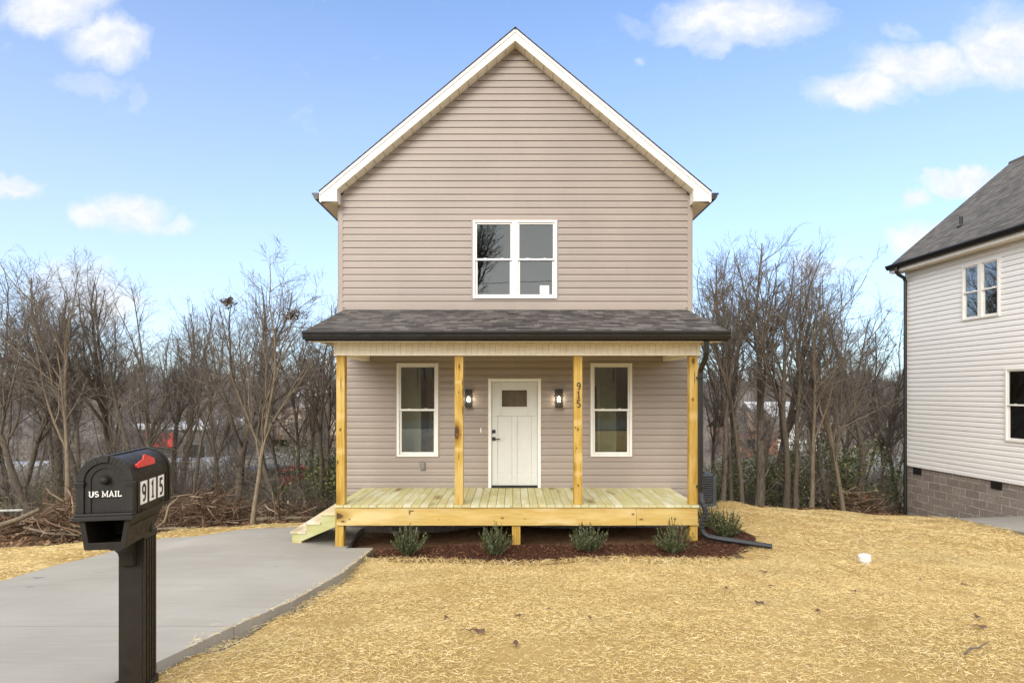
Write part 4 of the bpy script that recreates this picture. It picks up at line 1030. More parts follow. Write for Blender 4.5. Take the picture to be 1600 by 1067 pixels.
MB().tube([(-.38, -.12, EZ - .14), (-.38, -.12, EZ - .24), (-.33, -.11, EZ - .33), (-.12, -.07, EZ - .42), (-.07, -.06, EZ - .52), (-.07, -.06, -2.15)], .05, 8, sq=.88).build('downspout', M_black_metal, nr, NO)

# ------------------------------------------------------------------ mailbox
mz0 = .925
mr = thing('mailbox', 'black arched mailbox on a fluted post with red flag and white 915 plates', 'mailbox', (-2.171, 3.04, hz(-2.2, 3.3)), R(10.2))
MO = (0, 0, mr.location.z - mz0)    # local z=0 at the underside of the box
def arch(r, zs, zb, n=18, grow=0.0):
    pts = [(-r - grow, zb), (r + grow, zb)]
    for i in range(n + 1):
        t = math.pi * i / n; pts.append(((r + grow) * math.cos(t), zs + (r + grow) * math.sin(t)))
    return pts
L0 = .475
def shell(mb, outer, y0, y1, inset=None):
    mb.prism(outer, y0, y1)
b_ = MB(); b_.prism(arch(.131, .2, .015), .012, L0 - .02); b_.prism(arch(.131, .2, .005, grow=.008), L0 - .0195, L0 + .004)
b_.box(-.012, .012, .0, L0 - .02, .3305, .3375)          # ridge strip
body = b_.build('body', M_mail, mr, MO, .003)
def ring(mb, r0, r1, zs, zb, y0, y1, n=18):
    for i in range(n):
        a0, a1 = math.pi * i / n, math.pi * (i + 1) / n
        q = [(r0 * math.cos(a0), zs + r0 * math.sin(a0)), (r1 * math.cos(a0), zs + r1 * math.sin(a0)), (r1 * math.cos(a1), zs + r1 * math.sin(a1)), (r0 * math.cos(a1), zs + r0 * math.sin(a1))]
        mb.add([(a, y0, c) for a, c in q] + [(a, y1, c) for a, c in q], [(0, 1, 2, 3), (0, 4, 5, 1), (1, 5, 6, 2), (2, 6, 7, 3), (3, 7, 4, 0)])
    for s in (-1, 1): mb.box(min(s * r0, s * r1), max(s * r0, s * r1), y0, y1, zb, zs)
rg = MB(); ring(rg, .100, .137, .2, .034, -.012, .0118)
for s in (-1, 1): rg.box(min(s * .094, s * .150), max(s * .094, s * .150), -.022, .0125, .188, .200); 
for s in (-1, 1): rg.box(min(s * .098, s * .142), max(s * .098, s * .142), -.018, .0122, .174, .1875)
rg.prism([(-.018, .302), (.018, .302), (.024, .340), (-.024, .340)], -.018, .0)
rg.build('door_surround', M_mail_shaded, mr, MO, .002)
dr = MB(); dr.prism(arch(.0995, .2, .034), .002, .0115); ring(dr, .070, .0995, .2, .034, -.004, .0018)
dr.box(-.0695, .0695, -.0035, .0018, .112, .1155).box(-.0695, .0695, -.0035, .0018, .150, .1535)
md = dr.build('door', M_mail_shaded, mr, MO, .0015)
MB().lathe([(.024, 0), (.026, .004), (.018, .008), (.018, .014), (.022, .02), (.019, .028), (.008, .033), (.001, .034)], 20, Matrix.Translation((0, .0, .208)) @ Matrix.Rotation(R(90), 4, 'X')).build('knob', M_mail, md, MO, smooth=True)
tw_ = sum(GL[c][1] + .06 if c != ' ' else .38 for c in 'US MAIL') - .06
hl = .030; xs_ = .158 / (tw_ * hl)
glyphs('US MAIL', hl, lambda a, b, t: (-.079 + a, -.0042 - .0012 * t, .1185 + b), .155, True, xs_).build('lettering', M_plate, md, MO)
MB().box(-.146, .146, -.034, .03, -.004, .018).box(-.141, .141, -.028, .0118, .0185, .0335).build('shelf', M_mail_shaded, mr, MO, .003)
# side panels, plates and numerals
for s in (-1, 1):
    sp_ = MB(); xa = s * .1312; xb = s * .1345
    X = lambda a, b: (min(a, b), max(a, b))
    sp_.box(*X(xa, xb), .052, .056, .0, .196).box(*X(xa, xb), .418, .422, .0, .196).box(*X(xa, xb), .0565, .4175, .192, .196).box(*X(xa, s * .14), .012, L0 - .02, -.004, .0145)
    for yy in (.10, .36): sp_.lathe([(.006, 0), (.006, .004), (.003, .006)], 10, Matrix.Translation((xa, yy, .03)) @ Matrix.Rotation(R(90 * s), 4, 'Y'))
    sp_.build('side_panel', M_mail, mr, MO)
for ch, ya in (('9', .086), ('1', .197), ('5', .308)):
    pl_ = MB().box(.1313, .1335, ya, ya + .081, .053, .180).build('number_plate', M_plate, body, MO)
    gg = glyphs(ch, .098, lambda a, b, t, ya=ya: (.1337 + .001 * t, ya + .014 + a, .0675 + b), .17, True, .90 if ch != '1' else .86)
    gg.build('numeral', M_ink, body, MO)
fg = [(.03, .264), (.238, .264), (.240, .270), (.232, .297), (.165, .316), (.115, .330), (.098, .328), (.092, .306), (.045, .296), (.028, .288)]
MB().prism(fg, .1385, .1455, 'x').box(.12, .1384, .05, .066, .268, .284).build('flag', M_red, mr, MO, .002)
# newspaper holder under the box: open front, sloping rear
hw0, hw1, zb_ = .118, .094, -.158
def hs(z): return hw0 + (hw1 - hw0) * (z / zb_)
n_ = MB(); t_ = .012
for s in (-1, 1):
    out = [(.0, -.005), (.0, zb_), (.30, zb_), (.375, -.075), (.42, -.005)]
    vs = [(s * hs(z), y, z) for y, z in out] + [(s * (hs(z) - t_), y, z) for y, z in out]; m5 = len(out)
    n_.add(vs, [tuple(range(m5)), tuple(range(2 * m5 - 1, m5 - 1, -1))] + [(i, i + m5, (i + 1) % m5 + m5, (i + 1) % m5) for i in range(m5)])
n_.box(-hw1 + .0125, hw1 - .0125, .0, .30, zb_, zb_ + t_).box(-hw0 + .013, hw0 - .013, .29, .30, zb_ + t_ + .001, -.006)
n_.box(-hw1 + .004, hw1 - .004, -.012, -.0005, zb_ - .004, zb_ + .034)
for s in (-1, 1): n_.prism([(s * (hw0 + .004), -.005), (s * (hw1 + .004), zb_ - .003), (s * (hw1 - .022), zb_ - .003), (s * (hw0 - .022), -.005)], -.011, -.0006)
n_.build('newspaper_holder', M_mail, mr, MO, .002)
n_ = MB()
for s in (-1, 1):
    za, zc = -.045, -.05
    n_.prism([(.03, -.046), (.36, -.046), (.358, -.050), (.03, -.050)], min(s * (hs(-.05) - .0), s * (hs(-.05) + .004)), max(s * hs(-.05), s * (hs(-.05) + .004)), 'x')
n_.build('holder_bead', M_mail, mr, MO)
gz_ = hz(-2.25, 3.4) - mz0
po = MB(); px0, px1, py0, py1 = -.066, .066, .279, .445
po.box(px0, px1 - .006, py0, py1, gz_ - .05, -.15)
for (ya, yb) in ((py0, py0 + .028), (py0 + .042, py0 + .062), (py0 + .076, py0 + .094), (py0 + .108, py0 + .126), (py0 + .140, py1)):
    po.box(px1 - .0058, px1 + .004, ya, yb, gz_ - .05, -.19)
po.box(px1 - .0057, px1 + .006, py0 - .002, py1 + .002, -.189, -.15)
po.build('post', M_mail, mr, MO, .003)
MB().box(px0 - .012, px1 + .012, py0 - .012, py1 + .012, gz_ - .05, gz_ + .05).build('post_collar', M_mail, mr, MO, .004)
br_ = [(.10, -.16), (.279, -.16), (.279, -.33), (.262, -.335), (.245, -.322), (.235, -.285), (.215, -.245), (.175, -.215), (.135, -.205), (.108, -.19)]
MB().prism(br_, -.042, .030, 'x').build('bracket', M_mail, mr, MO, .004)

# ------------------------------------------------------------------ air conditioner, clean-out, dead leaves
ac = thing('air_conditioner', 'dark grey air conditioner unit beside the right wall of the tan house', 'air conditioner', (4.24, 13.3, hz(4.24, 13.2)))
az = ac.location.z; top = CZ - (741 - CY) / F * 12.95 - az; hwA = .40
MB().box(-.5, .5, -.5, .5, -.12, .06).build('pad', M_concrete, ac, bevel=.01)
m_ = MB().box(-hwA + .03, hwA - .03, -hwA + .03, hwA - .03, .065, top - .06); m_.build('coil', M_ac_dark, ac)
m_ = MB()
for sx in (-1, 1):
    for sy in (-1, 1): m_.box(min(sx * hwA, sx * (hwA - .09)), max(sx * hwA, sx * (hwA - .09)), min(sy * hwA, sy * (hwA - .09)), max(sy * hwA, sy * (hwA - .09)), .062, top - .05)
m_.box(-hwA - .01, hwA + .01, -hwA - .01, hwA + .01, .061, .12)
m_.build('cabinet', M_ac, ac, bevel=.02, seg=3)
m_ = MB()
for k in range(11):
    z = .16 + k * (top - .26) / 10
    for s in (-1, 1):
        m_.box(-hwA + .0905, hwA - .0905, s * (hwA - .012) - .012, s * (hwA - .012) + .012, z, z + .03)
        m_.box(s * (hwA - .012) - .012, s * (hwA - .012) + .012, -hwA + .0905, hwA - .0905, z, z + .03)
m_.build('louvre', M_ac, ac, bevel=.004)
m_ = MB(); 
pl = []
for i in range(28):
    t = 2 * math.pi * i / 28; c, s = math.cos(t), math.sin(t); k = 1 / max(abs(c), abs(s)) * .55 + .47
    pl.append((c * hwA * k, s * hwA * k))
m_.prism(pl, top - .055, top - .02, 'z'); m_.lathe([(.36, top - .0195), (.345, top), (.28, top), (.27, top - .018)], 28)
m_.build('top_cover', M_ac, ac, bevel=.008)
m_ = MB()
for k in range(6):
    r = .04 + .04 * k; m_.lathe([(r, top - .012), (r + .006, top - .006), (r + .008, top - .012)], 24)
m_.build('fan_grille', M_ac_dark, ac)

cp = P(1352, 905, 7.62); cz = hz(cp.x, cp.y)
co = thing('cleanout_pipe', 'short white sewer pipe cap sticking out of the straw', 'pipe', (cp.x, cp.y, cz), .3)
TL = Matrix.Rotation(R(-7), 4, 'Y')
MB().lathe([(.058, -.1), (.058, .085)], 22, TL).build('stub', M_pvc, co, smooth=False, bevel=.003)
MB().lathe([(.074, .05), (.076, .055), (.076, .118), (.070, .128), (.001, .128)], 22, TL).box(-.02, .02, -.02, .02, .1285, .147, TL).build('cap', M_pvc, co, bevel=.003)

def leaf_mesh(seed):
    r = random.Random(seed); m_ = MB(); n = 8; ring_ = []
    vs = [(0, 0, .022)]
    for i in range(n):
        t = 2 * math.pi * i / n; a = .045 * (1 + .35 * r.uniform(-1, 1)); b = .026 * (1 + .35 * r.uniform(-1, 1))
        vs.append((a * math.cos(t), b * math.sin(t), r.uniform(.004, .034)))
    m_.add(vs, [(0, i + 1, (i + 1) % n + 1) for i in range(n)])
    m_.tube([(-.04, 0, .012), (-.075, .01, .02), (-.10, .005, .012)], [.003, .0025, .002], 4)
    return m_
lf = [(748, 991, 1.5), (806, 1009, .9), (808, 965, .8), (922, 968, .7), (858, 953, .6), (1185, 945, 1.1), (1133, 922, .9), (1195, 896, 1), (1278, 957, .8), (1202, 917, .6), (1528, 968, 1), (1532, 983, 1.1), (1505, 915, .7), (1334, 926, .7), (697, 969, .9), (1436, 907, .6)]
proto = None
for i, (px, py, s) in enumerate(lf):
    k = (py - CY) / F; Y = 4.0
    for _ in range(40): Y = (CZ - hz((px - CX) / F * Y, Y)) / k
    X = (px - CX) / F * Y
    if proto is None: proto = o = leaf_mesh(1).build('dead_leaf', simple('dead_leaf_brown', (.10, .055, .032), .8, .2, 30.0))
    else: o = proto.copy(); C.objects.link(o)
    o.location = (X, Y, hz(X, Y) + .012); o.rotation_euler = (0, 0, i * 1.7); o.scale = (s, s, s)
    tag(o, 'curled brown dead leaf lying loose on the straw of the front yard', 'leaf', 'dead leaves on the straw')
# fallen twig at the right corner
k = P(1530, 1058, 3.95)
tag(MB().tube([(k.x - .12, k.y - .02, hz(k.x, k.y) + .02), (k.x - .05, k.y + .01, hz(k.x, k.y) + .05), (k.x + .02, k.y + .03, hz(k.x, k.y) + .045), (k.x + .12, k.y + .06, hz(k.x, k.y) + .08)], [.006, .009, .007, .003], 6).build('twig', M_bark), 'dark broken twig on the straw at the bottom right corner', 'twig')

# ------------------------------------------------------------------ shrubs
def shrub_parts(seed, ht, spread, root):
    r = np.random.default_rng(seed); st = MB(); P_, Y_, PI_, L_ = [], [], [], []
    for i in range(64):
        az = r.uniform(0, 6.283); lean = r.uniform(.02, 1) ** .8 * spread; hh3 = ht * r.uniform(.5, 1.2) * (1 - .34 * (lean / spread))
        tip = np.array([math.cos(az) * lean, math.sin(az) * lean, hh3]); base = np.array([math.cos(az), math.sin(az), 0]) * .04 * r.uniform(0, 1)
        ctl = base + np.array([math.cos(az) * lean * .62, math.sin(az) * lean * .62, hh3 * .42])
        q = [tuple((1 - t) ** 2 * base + 2 * t * (1 - t) * ctl + t * t * tip) for t in np.linspace(0, 1, 6)]
        st.tube(q, [.005, .0045, .004, .0033, .0025, .0015], 4, False)
        for t in np.concatenate([np.linspace(.14, 1, 30), r.uniform(.2, .95, 14)]):
            p = (1 - t) ** 2 * base + 2 * t * (1 - t) * ctl + t * t * tip
            dd = 2 * (1 - t) * (ctl - base) + 2 * t * (tip - ctl); dd /= np.linalg.norm(dd)
            P_.append(p + r.normal(0, .006, 3)); Y_.append(r.uniform(0, 6.283)); PI_.append(math.asin(dd[2]) * .55 + r.normal(.1, .3)); L_.append(r.uniform(.022, .042))
    P_ = np.array(P_); L_ = np.array(L_); n = len(P_)
    global rng
    V, Fq = blades(P_ + np.array([0, 0, .004]), L_, L_ * .30, np.array(Y_), np.array(PI_), r.normal(0, .6, n), np.full(n, .06))
    st.build('stem', M_stem, root); np_mesh('foliage', V, Fq, M_shrub, root)
SH = [(639, 868, 8.62, 'leftmost small evergreen shrub in the mulch, nearest the concrete driveway'), (774, 866, 8.62, 'small evergreen shrub in the mulch just left of the middle porch support post'),
      (921, 861, 8.72, 'small evergreen shrub in the mulch below the porch post numbered 915'), (1052, 861, 8.72, 'small evergreen shrub in the mulch in front of the right support post'),
      (1130, 838, 9.75, 'wide evergreen shrub beside the black drain extension at the house corner'), (1106, 832, 10.5, 'shrub half hidden behind the downspout at the porch corner')]
protos = []
for i, (px, py, Y, lb) in enumerate(SH):
    X = (px - CX) / F * Y; z = float(bed_z(np.array([X]), np.array([Y]))[0])
    if i < 4:
        rt = thing('shrub', lb, 'shrub', (X, Y, z), 0, 'shrubs planted in the mulch bed'); shrub_parts(20 + i, (.46, .50, .43, .47)[i], (.31, .29, .34, .33)[i], rt); protos.append(rt)
    else:
        rt = copy_tree(protos[i - 2]); rt.location = (X, Y, z); rt.rotation_euler = (0, 0, 2.1 * i); rt['label'] = lb
        s = (1.0, 1.0, 1.0, 1.0, 1.1, .95)[i]; rt.scale = (s, s, s)

# ------------------------------------------------------------------ bare trees
UPV = np.array([0, 0, 1.0])
def unit(a): return a / np.maximum(np.linalg.norm(a, axis=-1, keepdims=True), 1e-9)
def grow(r, start, d, length, r0, seg, wob, trop, taper):
    """N branches as polylines: points (N,seg+1,3), radii (N,seg+1)"""
    n = len(start); pts = np.zeros((n, seg + 1, 3)); pts[:, 0] = start; d = unit(d); dirs = np.zeros((n, seg + 1, 3)); dirs[:, 0] = d
    for k in range(seg):
        d = unit(d + r.normal(0, wob, (n, 3)) + UPV * trop); pts[:, k + 1] = pts[:, k] + d * (length / seg)[:, None]; dirs[:, k + 1] = d
    t = np.linspace(0, 1, seg + 1)[None]
    return pts, r0[:, None] * (1 - (1 - taper) * t ** .9), dirs
def spawn(r, pts, rad, dirs, length, cnt, lo, hi, amin, amax, lk, rk):
    n, m, _ = pts.shape; par = np.repeat(np.arange(n), cnt); q = len(par)
    t = r.uniform(lo, hi, q) * (m - 1); i = np.minimum(t.astype(int), m - 2); f = (t - i)[:, None]
    p = pts[par, i] * (1 - f) + pts[par, i + 1] * f; rr = rad[par, i] * (1 - f[:, 0]) + rad[par, i + 1] * f[:, 0]; d = dirs[par, i + 1]
    a = unit(np.cross(d, r.normal(0, 1, (q, 3)))); ang = r.uniform(amin, amax, q)[:, None]
    nd = d * np.cos(ang) + a * np.sin(ang)
    frac = t / (m - 1)
    return p, nd, length[par] * r.uniform(*lk, q) * (1.15 - .55 * frac), np.maximum(rr * r.uniform(*rk, q), .0022)
def tubes(pts, rad, ns):
    n, m, _ = pts.shape; d = np.zeros_like(pts); d[:, 1:-1] = pts[:, 2:] - pts[:, :-2]; d[:, 0] = pts[:, 1] - pts[:, 0]; d[:, -1] = pts[:, -1] - pts[:, -2]; d = unit(d)
    ref = np.where(np.abs(d[:, :1, 2:]) < .8, np.array([0, 0, 1.0]), np.array([1.0, 0, 0])); a = unit(np.cross(d, np.broadcast_to(ref, d.shape))); b = np.cross(d, a)
    ang = 2 * np.pi * np.arange(ns) / ns
    ring_ = a[:, :, None] * np.cos(ang)[None, None, :, None] + b[:, :, None] * np.sin(ang)[None, None, :, None]
    V = (pts[:, :, None] + ring_ * rad[:, :, None, None]).reshape(-1, 3)
    ix = np.arange(n * m * ns).reshape(n, m, ns); nx_ = np.roll(ix, -1, 2)
    return V, np.stack([ix[:, :-1], nx_[:, :-1], nx_[:, 1:], ix[:, 1:]], -1).reshape(-1, 4)
def cat(parts):
    V, Fc, b = [], [], 0
    for v, f in parts: V.append(v); Fc.append(f + b); b += len(v)
    return np.concatenate(V), np.concatenate(Fc)
def tree_geo(seed, H, r0, stems=1, fork=.38, lean=(0, 0), spread=1.0, nl=6, n2=9, n3=6, n4=3, twig=1.0):
    r = np.random.default_rng(seed)
    st = np.zeros((stems, 3)); st[:, :2] = r.normal(0, .10, (stems, 2)) * (stems > 1); st[:, 2] = -.25
    d = np.tile([lean[0], lean[1], 1.0], (stems, 1)) + np.concatenate([r.normal(0, .16, (stems, 2)) * (stems > 1), np.zeros((stems, 1))], 1)
    L0_ = np.full(stems, H * .62) * r.uniform(.85, 1.1, stems); R0 = np.full(stems, r0) * r.uniform(.75, 1.05, stems)
    p0, q0, d0 = grow(r, st, d, L0_, R0, 12, .055, .03, .42)
    q0[:, 0] *= 1.35; q0[:, 1] *= 1.1
    s1 = spawn(r, p0, q0, d0, np.full(stems, H * .55), nl, fork / .62 * .75, 1.0, .22, .62 * spread, (.65, 1.05), (.5, .72))
    tipp = p0[:, -1]; s1 = [np.concatenate([s1[0], tipp, tipp]), np.concatenate([s1[1], d0[:, -1] + r.normal(0, .22, (stems, 3)), d0[:, -1] + r.normal(0, .3, (stems, 3))]), np.concatenate([s1[2], L0_ * .6, L0_ * .55]), np.concatenate([s1[3], q0[:, -1] * .9, q0[:, -1] * .75])]
    p1, q1, d1 = grow(r, *s1, 9, .10, .055, .30)
    s2 = spawn(r, p1, q1, d1, s1[2], n2, .18, .98, .4, .95 * spread, (.28, .62), (.45, .72)); p2, q2, d2 = grow(r, *s2, 6, .17, .055, .35)
    s3 = spawn(r, p2, q2, d2, s2[2], n3, .15, 1.0, .35, .95, (.30, .62), (.5, .72)); p3, q3, d3 = grow(r, *s3, 4, .19, .04, .45)
    s4 = spawn(r, p3, q3, d3, s3[2], n4, .2, 1.0, .35, .9, (.4, .75), (.6, .8)); s4[3][:] = np.clip(s4[3], .0024 * twig, .0045)
    q3 = np.clip(q3, .0032 * twig, .0075 * twig); p4, q4, d4 = grow(r, *s4, 2, .16, .03, .6)
    s0 = spawn(r, p0, q0, d0, np.full(stems, H * .16), 7, .12, .6, .6, 1.3, (.4, 1.0), (.10, .2)); px_, qx_, dx_ = grow(r, *s0, 5, .2, .04, .3)
    sx = spawn(r, px_, qx_, dx_, s0[2], 6, .2, 1, .4, .9, (.3, .6), (.5, .7)); py_, qy_, _ = grow(r, *sx, 3, .18, .03, .5)
    tr = cat([tubes(p0, q0, 9), tubes(p1, q1, 6)])
    cr = cat([tubes(p2, q2, 4), tubes(p3, q3, 3), tubes(p4, q4, 3), tubes(px_, qx_, 4), tubes(py_, qy_, 3)])
    return tr, cr
TREES = {}
def tree_proto(key, bark, **kw):
    tr, cr = tree_geo(**kw); TREES[key] = (tr, cr, bark); return key
tree_proto('tall', M_bark, seed=11, H=9.6, r0=.15, nl=7, n2=10)
tree_proto('broad', M_bark, seed=12, H=9.0, r0=.19, nl=8, n2=10, spread=1.15)
tree_proto('thin', M_bark, seed=13, H=8.2, r0=.085, nl=6, n2=9, fork=.42, spread=.85)
tree_proto('twin', M_bark, seed=14, H=8.6, r0=.12, stems=2, nl=5, n2=9)
tree_proto('triple', M_bark, seed=15, H=8.0, r0=.095, stems=3, nl=4, n2=8)
tree_proto('pale', M_bark_pale, seed=16, H=7.6, r0=.10, nl=8, n2=9, lean=(-.04, 0))
tree_proto('leaning', M_bark, seed=17, H=8.4, r0=.12, nl=7, n2=9, lean=(-.36, .05))
tree_proto('pale_thin', M_bark_pale, seed=18, H=6.4, r0=.07, nl=9, n2=9, fork=.3, spread=1.2)
tree_proto('slim', M_bark, seed=19, H=8.8, r0=.075, nl=6, n2=8, fork=.45, spread=.8)
PROTO_OBJ = {}
def tree(kind, px, Y, label, group, name='bare_tree', scale=1.0, rot=0.0, x=None, sz=None):
    X = (px - CX) / F * Y if x is None else x; z = hz(X, Y)
    if kind not in PROTO_OBJ:
        tr, cr, bark = TREES[kind]
        rt = thing(name, label, 'tree', (X, Y, z), rot, group)
        np_mesh('trunk', *tr, bark, rt, smooth=True); np_mesh('crown', *cr, M_twig, rt)
        PROTO_OBJ[kind] = rt
    else:
        rt = copy_tree(PROTO_OBJ[kind]); rt.name = name; rt.location = (X, Y, z); rt.rotation_euler = (0, 0, rot); rt['label'] = label; rt['group'] = group
    rt.scale = (scale, scale, scale * (sz or 1)); return rt
GL_, GR_ = 'bare trees along the left edge of the lot', 'bare trees behind the gap on the right'
LT = [('leaning', 62, 14.5, 'dark bare tree leaning over at the left picture edge', 1.0, .4), ('pale', 108, 13.0, 'pale tan trunk rising right behind the top of the mailbox', 1.0, .0),
      ('broad', 92, 17.0, 'thick bare tree far left, its crown the tallest left of the mailbox', 1.0, 1.0), ('tall', 186, 17.5, 'straight bare tree standing behind the red mailbox flag', 1.0, 2.0),
      ('thin', 128, 15.5, 'thin grey bare tree beside the pale trunk behind the mailbox', 1.0, 3.0), ('twin', 230, 16.0, 'twin stemmed bare tree just right of the mailbox', .9, 1.4),
      ('triple', 20, 15.5, 'clump of three slender stems at the left edge behind the brush', 1.0, .7), ('slim', 300, 15.5, 'dark slim tree behind the right half of the brush piles', .92, 2.2),
      ('tall', 372, 16.5, 'tall forked bare tree with a leaf nest high in its crown', .98, 4.0), ('pale_thin', 396, 12.6, 'pale slender trunk with a leaning base beside the driveway end', 1.08, 1.0),
      ('leaning', 448, 14.5, 'dark trunk leaning left just before the porch stairs', .93, .1), ('slim', 442, 15.5, 'slim upright tree left of the porch stairs', .85, 5.0),
      ('twin', 502, 15.0, 'twin stemmed tree close against the left porch post', .82, 3.3), ('thin', 340, 17.5, 'thin bare tree between the brush pile and the nest tree', .98, 1.9),
      ('broad', 268, 19.0, 'broad crowned tree behind the gap right of the mailbox', .86, 2.9), ('thin', 470, 17.0, 'thin tree with a dark nest near the eave of the porch', .95, 4.4)]
for (k, px, Y, lb, s, rot) in LT: tree(k, px, Y, lb, GL_, scale=s * .86, rot=rot)
RT = [('thin', 1128, 15.5, 'thin tree just right of the air conditioner', .90, .5), ('slim', 1143, 16.5, 'slim second trunk right of the air conditioner', .95, 2.5), ('slim', 1160, 15.8, 'slim brown trunk right of the slim pair by the air conditioner', .9, 4.6),
      ('broad', 1186, 17.5, 'thickest dark trunk in the gap between the two houses', .93, .6), ('tall', 1212, 19.0, 'tall straight tree right of the thick dark trunk', .92, 3.6), ('twin', 1232, 16.6, 'twin trunk tree in the middle of the gap', .84, 2.4),
      ('pale', 1268, 16.5, 'forked tan tree rising from the straw edge in the middle of the gap', .95, 2.0), ('triple', 1292, 18.5, 'three stemmed tree behind the forked tan one', .95, 1.2),
      ('pale_thin', 1317, 16.6, 'slender pale trunk at the straw edge left of the white house', 1.05, 3.0), ('tall', 1345, 18.5, 'dark ivy dark trunk standing behind two pale slender ones', .84, 5.2),
      ('pale_thin', 1371, 19.6, 'palest bare trunk nearest the white house corner', 1.0, 5.0), ('leaning', 1412, 21, 'dark tree leaning left from behind the white house corner', .9, .2)]
RT[9] = ('tall', 1345, 18.5, 'dark straight trunk standing between two pale slender ones', .84, 5.2)
for (k, px, Y, lb, s, rot) in RT: tree(k, px, Y, lb, GR_, scale=s * (1.07 if px < 1240 else 1.0), rot=rot)
r_ = random.Random(5); kinds = ['tall', 'thin', 'slim', 'twin', 'broad', 'triple', 'slim', 'tall']
for i in range(13):
    px = -60 + 600 * (i + r_.uniform(-.3, .3)) / 12; Y = r_.uniform(20, 29)
    tree(kinds[i % 8], px, Y, 'slender bare tree lost in the tangle behind the front row left of the tan house', 'second row of bare trees on the left', scale=r_.uniform(.8, 1.0), rot=r_.uniform(0, 6))
for i in range(8):
    px = 1100 + 290 * (i + r_.uniform(-.3, .3)) / 7; Y = r_.uniform(21, 30)
    tree(kinds[(i + 3) % 8], px, Y, 'slender bare tree lost in the tangle between the tan house and the white house', 'second row of bare trees on the right', scale=r_.uniform(.9, 1.15), rot=r_.uniform(0, 6))
# trees across the street, mirrored in the upper window
tree('broad', 0, -16, 'large bare tree across the street mirrored in the upper window', 'trees across the street', scale=1.9, rot=1.0, x=-2.9)
tree('tall', 0, -20, 'second bare tree across the street mirrored low in the upper window', 'trees across the street', scale=1.02, rot=2.0, x=1.6)
tree('twin', 0, -18, 'third bare tree across the street, left of the large one', 'trees across the street', scale=1.25, rot=.3, x=-8.5)

tag(MB().tube([(-40 + 4 * i, -12.5, 8.3 + .0012 * (4 * i - 40) ** 2 + .035 * (4 * i - 40)) for i in range(21)], .016, 5).build('power_line', M_lamp_black), 'thin black power line across the street mirrored in the upper window', 'cable')
# far wood on the slope behind: one mass
r = np.random.default_rng(44)
lt, lc = tree_geo(71, 9.0, .16, nl=6, n2=8, n3=6, n4=2, twig=4.2); lt2, lc2 = tree_geo(72, 8.0, .13, stems=2, nl=4, n2=7, n3=6, n4=2, twig=4.2)
def mass(name, spots, protos, m, label):
    V, Fc, b = [], [], 0
    for (x, y, s, a) in spots:
        v, f = protos[int(a * 100) % len(protos)]; c, q = math.cos(a), math.sin(a)
        w_ = v @ np.array([[c, q, 0], [-q, c, 0], [0, 0, 1]]) * s + np.array([x, y, hz(x, y)]); V.append(w_); Fc.append(f + b); b += len(v)
    return tag(np_mesh(name, np.concatenate(V), np.concatenate(Fc), m), label, None, None, 'stuff')
sp = []
for i in range(300):
    Y = r.uniform(62, 175) if i % 4 else r.uniform(44, 62); X = r.uniform(-1.0, -.28) * Y if i % 5 < 3 else r.uniform(.30, .78) * Y
    sp.append((X, Y, (.30 + .0085 * Y) * r.uniform(.75, 1.15), r.uniform(0, 6.28)))
mass('far_wood', sp, [cat([lt, lc]), cat([lt2, lc2])], M_twig_far, 'distant grey brown bare wood rising behind the valley')
sp = [(r.uniform(-32, 32), r.uniform(-46, -25), r.uniform(.8, 1.15), r.uniform(0, 6.28)) for _ in range(36)]
mass('far_wood', sp, [cat([lt, lc]), cat([lt2, lc2])], M_twig_far, 'bare wood across the street, mirrored in the lower windows')
# undergrowth: arching bare stems and leafy evergreen thicket
def thicket(seed, n=26, H=2.2):
    r = np.random.default_rng(seed); st = np.concatenate([r.normal(0, .5, (n, 2)), np.zeros((n, 1))], 1); d = np.concatenate([r.normal(0, .45, (n, 2)), np.ones((n, 1))], 1)
    ln = r.uniform(.5, 1.1, n) * H; p, q, dd = grow(r, st, d, ln, r.uniform(.006, .016, n), 7, .17, -.02, .3)
    s = spawn(r, p, q, dd, ln, 7, .2, 1, .3, .9, (.25, .5), (.5, .7)); p2, q2, d2 = grow(r, *s, 4, .18, 0, .4); q2 = np.maximum(q2, .003)
    s = spawn(r, p2, q2, d2, s[2], 4, .2, 1, .3, .9, (.3, .6), (.6, .8)); p3, q3, d3 = grow(r, *s, 2, .2, 0, .5); q3 = np.maximum(q3, .0028)
    return cat([tubes(p, q, 4), tubes(p2, q2, 3), tubes(p3, q3, 3)])
TH = [thicket(1), thicket(2), thicket(3, 20, 3.0)]
def spots(n, xa, xb, ya, yb, s0, s1, seed):
    r = np.random.default_rng(seed); Y = r.uniform(ya, yb, n); px = r.uniform(xa, xb, n)
    return [((a - CX) / F * b, b, c, e) for a, b, c, e in zip(px, Y, r.uniform(s0, s1, n), r.uniform(0, 6.28, n))]
mass('undergrowth', spots(40, -40, 500, 14.2, 24, .4, .8, 3), TH, M_twig, 'tangled bare brown brush between the trunks left of the tan house')
mass('undergrowth', spots(22, 1105, 1400, 17.5, 26, .5, .95, 4), TH, M_twig, 'tangled bare brown brush between the trunks right of the tan house')
SPL = [thicket(11, 9, 4.6), thicket(12, 7, 5.4), thicket(13, 11, 3.8)]
mass('saplings', spots(32, -40, 500, 14.4, 24, .55, 1.0, 13), SPL, M_twig_dark, 'tangle of thin bare saplings filling the wood left of the tan house')
mass('saplings', spots(18, 1105, 1395, 17.8, 26, .5, .9, 14), SPL, M_twig_dark, 'tangle of thin bare saplings filling the wood right of the tan house')
